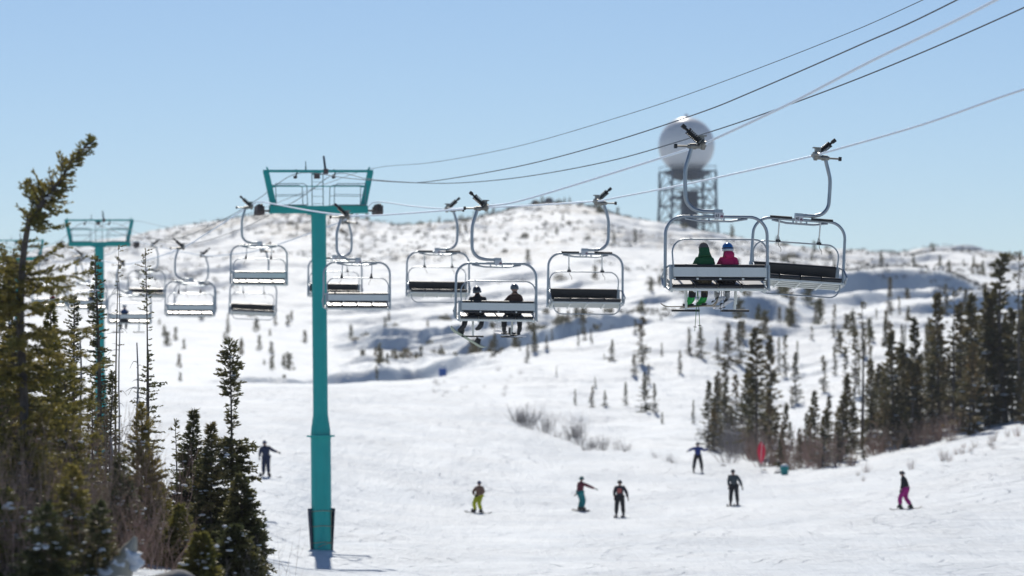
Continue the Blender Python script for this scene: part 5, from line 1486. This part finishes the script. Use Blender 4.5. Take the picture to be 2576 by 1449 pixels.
scrubs(22, (1850, 2300), (400, 520), (.9, 2.0), 'small scrub spruce on the slope right under chair 40', 'scrub under chair 40', 26, None, [1, 3, 5])
scrubs(26, (1180, 1580), (578, 606), (.8, 1.9), 'brown green scrub spruce in the dip just behind the knoll crest', 'scrub behind the knoll crest', 31)
scrubs(30, (800, 1560), (868, 899), (.8, 1.8), 'tiny scrub spruce along the skyline left of the radar tower', 'scrub along the skyline', 27)

# the finest brush of the far hill: too small and too many to tell apart
def carpet():
    q = np.random.default_rng(8); lf = Leafs(); rr = random.Random(5); c = 0
    while c < 4300:
        px = rr.uniform(-100, 2700); d = rr.uniform(520, 900) if rr.random() < .9 else rr.uniform(870, 905)
        x = (px - 1288) / F * d
        if px < 950 and d < 720: continue
        dens = float(fbm(x / 34, d / 26, 61, 3)); z = float(base_z(px, d))
        if dens < .60 - .0026 * z - .05 * (px > 1980): continue
        z = float(terrain_z(x, d)); c += 1; h = rr.uniform(.25, .8)
        for k in range(9):
            p = Vector((x + rr.uniform(-.5, .5), d + rr.uniform(-.5, .5), z + rr.uniform(-.1, .2)))
            d2 = Vector((rr.uniform(-.6, .6), rr.uniform(-.6, .6), 1)).normalized(); lf.kite(p, d2, d2.cross(rv(rr)).normalized(), h, .07)
    me = lf.mesh('hill_brush', M['twig_far']); o = bpy.data.objects.new('hill_brush', me); link(o)
    tag(o, 'fine brown grey brush covering the upper slopes of the far hill', 'brush', kind='stuff')
M['twig_far'] = mat('far_brush', (.10, .095, .085), .8, noise=(.1, .8, (.17, .15, .13)))
carpet()
# ---------------------------------------------------------------- thin frosty air
def haze():
    b = MB(); x0, x1, y0, y1, z0, z1 = -2700, 2700, -2700, 2700, -106, 74
    b.box(((x0 + x1) / 2, (y0 + y1) / 2, (z0 + z1) / 2), (x1 - x0, y1 - y0, z1 - z0))
    m = bpy.data.materials.new('haze'); m.use_nodes = True; nt = m.node_tree; N = nt.nodes
    N.remove(N['Principled BSDF']); v = N.new('ShaderNodeVolumePrincipled')
    v.inputs['Color'].default_value = (.86, .92, 1, 1); v.inputs['Density'].default_value = HAZE; v.inputs['Anisotropy'].default_value = .2
    nt.links.new(v.outputs[0], N['Material Output'].inputs['Volume'])
    o = b.build('haze', m, smooth=False); tag(o, 'thin pale haze in the cold air over the slope', 'haze', kind='stuff')
HAZE = .00013
haze()
SKY_ALT, SKY_AIR, SKY_DUST, SKY_OZ, SKY_STR = 3200, 1.05, 1.2, 3.7, .082
SUN_STR = 3.75; EXPO = 0.0
# ---------------------------------------------------------------- light, sky, camera
SUN_EL = R(39); SUN_AZ = R(-3.6)      # azimuth from straight ahead (+Y), negative = left
w = bpy.data.worlds.new('World'); S.world = w; w.use_nodes = True
nt = w.node_tree; bg = nt.nodes['Background']
sky = nt.nodes.new('ShaderNodeTexSky'); sky.sky_type = 'NISHITA'; sky.sun_disc = False
sky.sun_elevation = SUN_EL; sky.sun_rotation = SUN_AZ; sky.altitude = SKY_ALT; sky.air_density = SKY_AIR; sky.dust_density = SKY_DUST; sky.ozone_density = SKY_OZ
nt.links.new(sky.outputs[0], bg.inputs[0]); bg.inputs[1].default_value = SKY_STR
sl = bpy.data.lights.new('sun', 'SUN'); sl.energy = SUN_STR; sl.angle = R(.55); sl.color = (1, .945, .855)
so = bpy.data.objects.new('sun', sl); link(so)
dirn = Vector((math.sin(SUN_AZ) * math.cos(SUN_EL), math.cos(SUN_AZ) * math.cos(SUN_EL), math.sin(SUN_EL)))
so.rotation_euler = dirn.to_track_quat('Z', 'Y').to_euler(); so.location = (0, 0, 40)
cd = bpy.data.cameras.new('camera'); cd.lens = 135; cd.sensor_width = 36; cd.clip_end = 12000; cd.clip_start = .5
cd.dof.use_dof = True; cd.dof.focus_distance = 76; cd.dof.aperture_fstop = 1.5; cd.dof.aperture_blades = 9
co = bpy.data.objects.new('camera', cd); link(co); co.location = (0, 0, 0); co.rotation_euler = (math.pi / 2 + PITCH, 0, 0)
S.camera = co
S.view_settings.view_transform = 'Standard'; S.view_settings.look = 'None'; S.view_settings.exposure = EXPO; S.view_settings.gamma = 1
S.cycles.max_bounces = 6; S.cycles.diffuse_bounces = 3; S.cycles.glossy_bounces = 3; S.cycles.transmission_bounces = 4; S.cycles.transparent_max_bounces = 4
S.cycles.use_adaptive_sampling = True
S.cycles.sample_clamp_indirect = 6
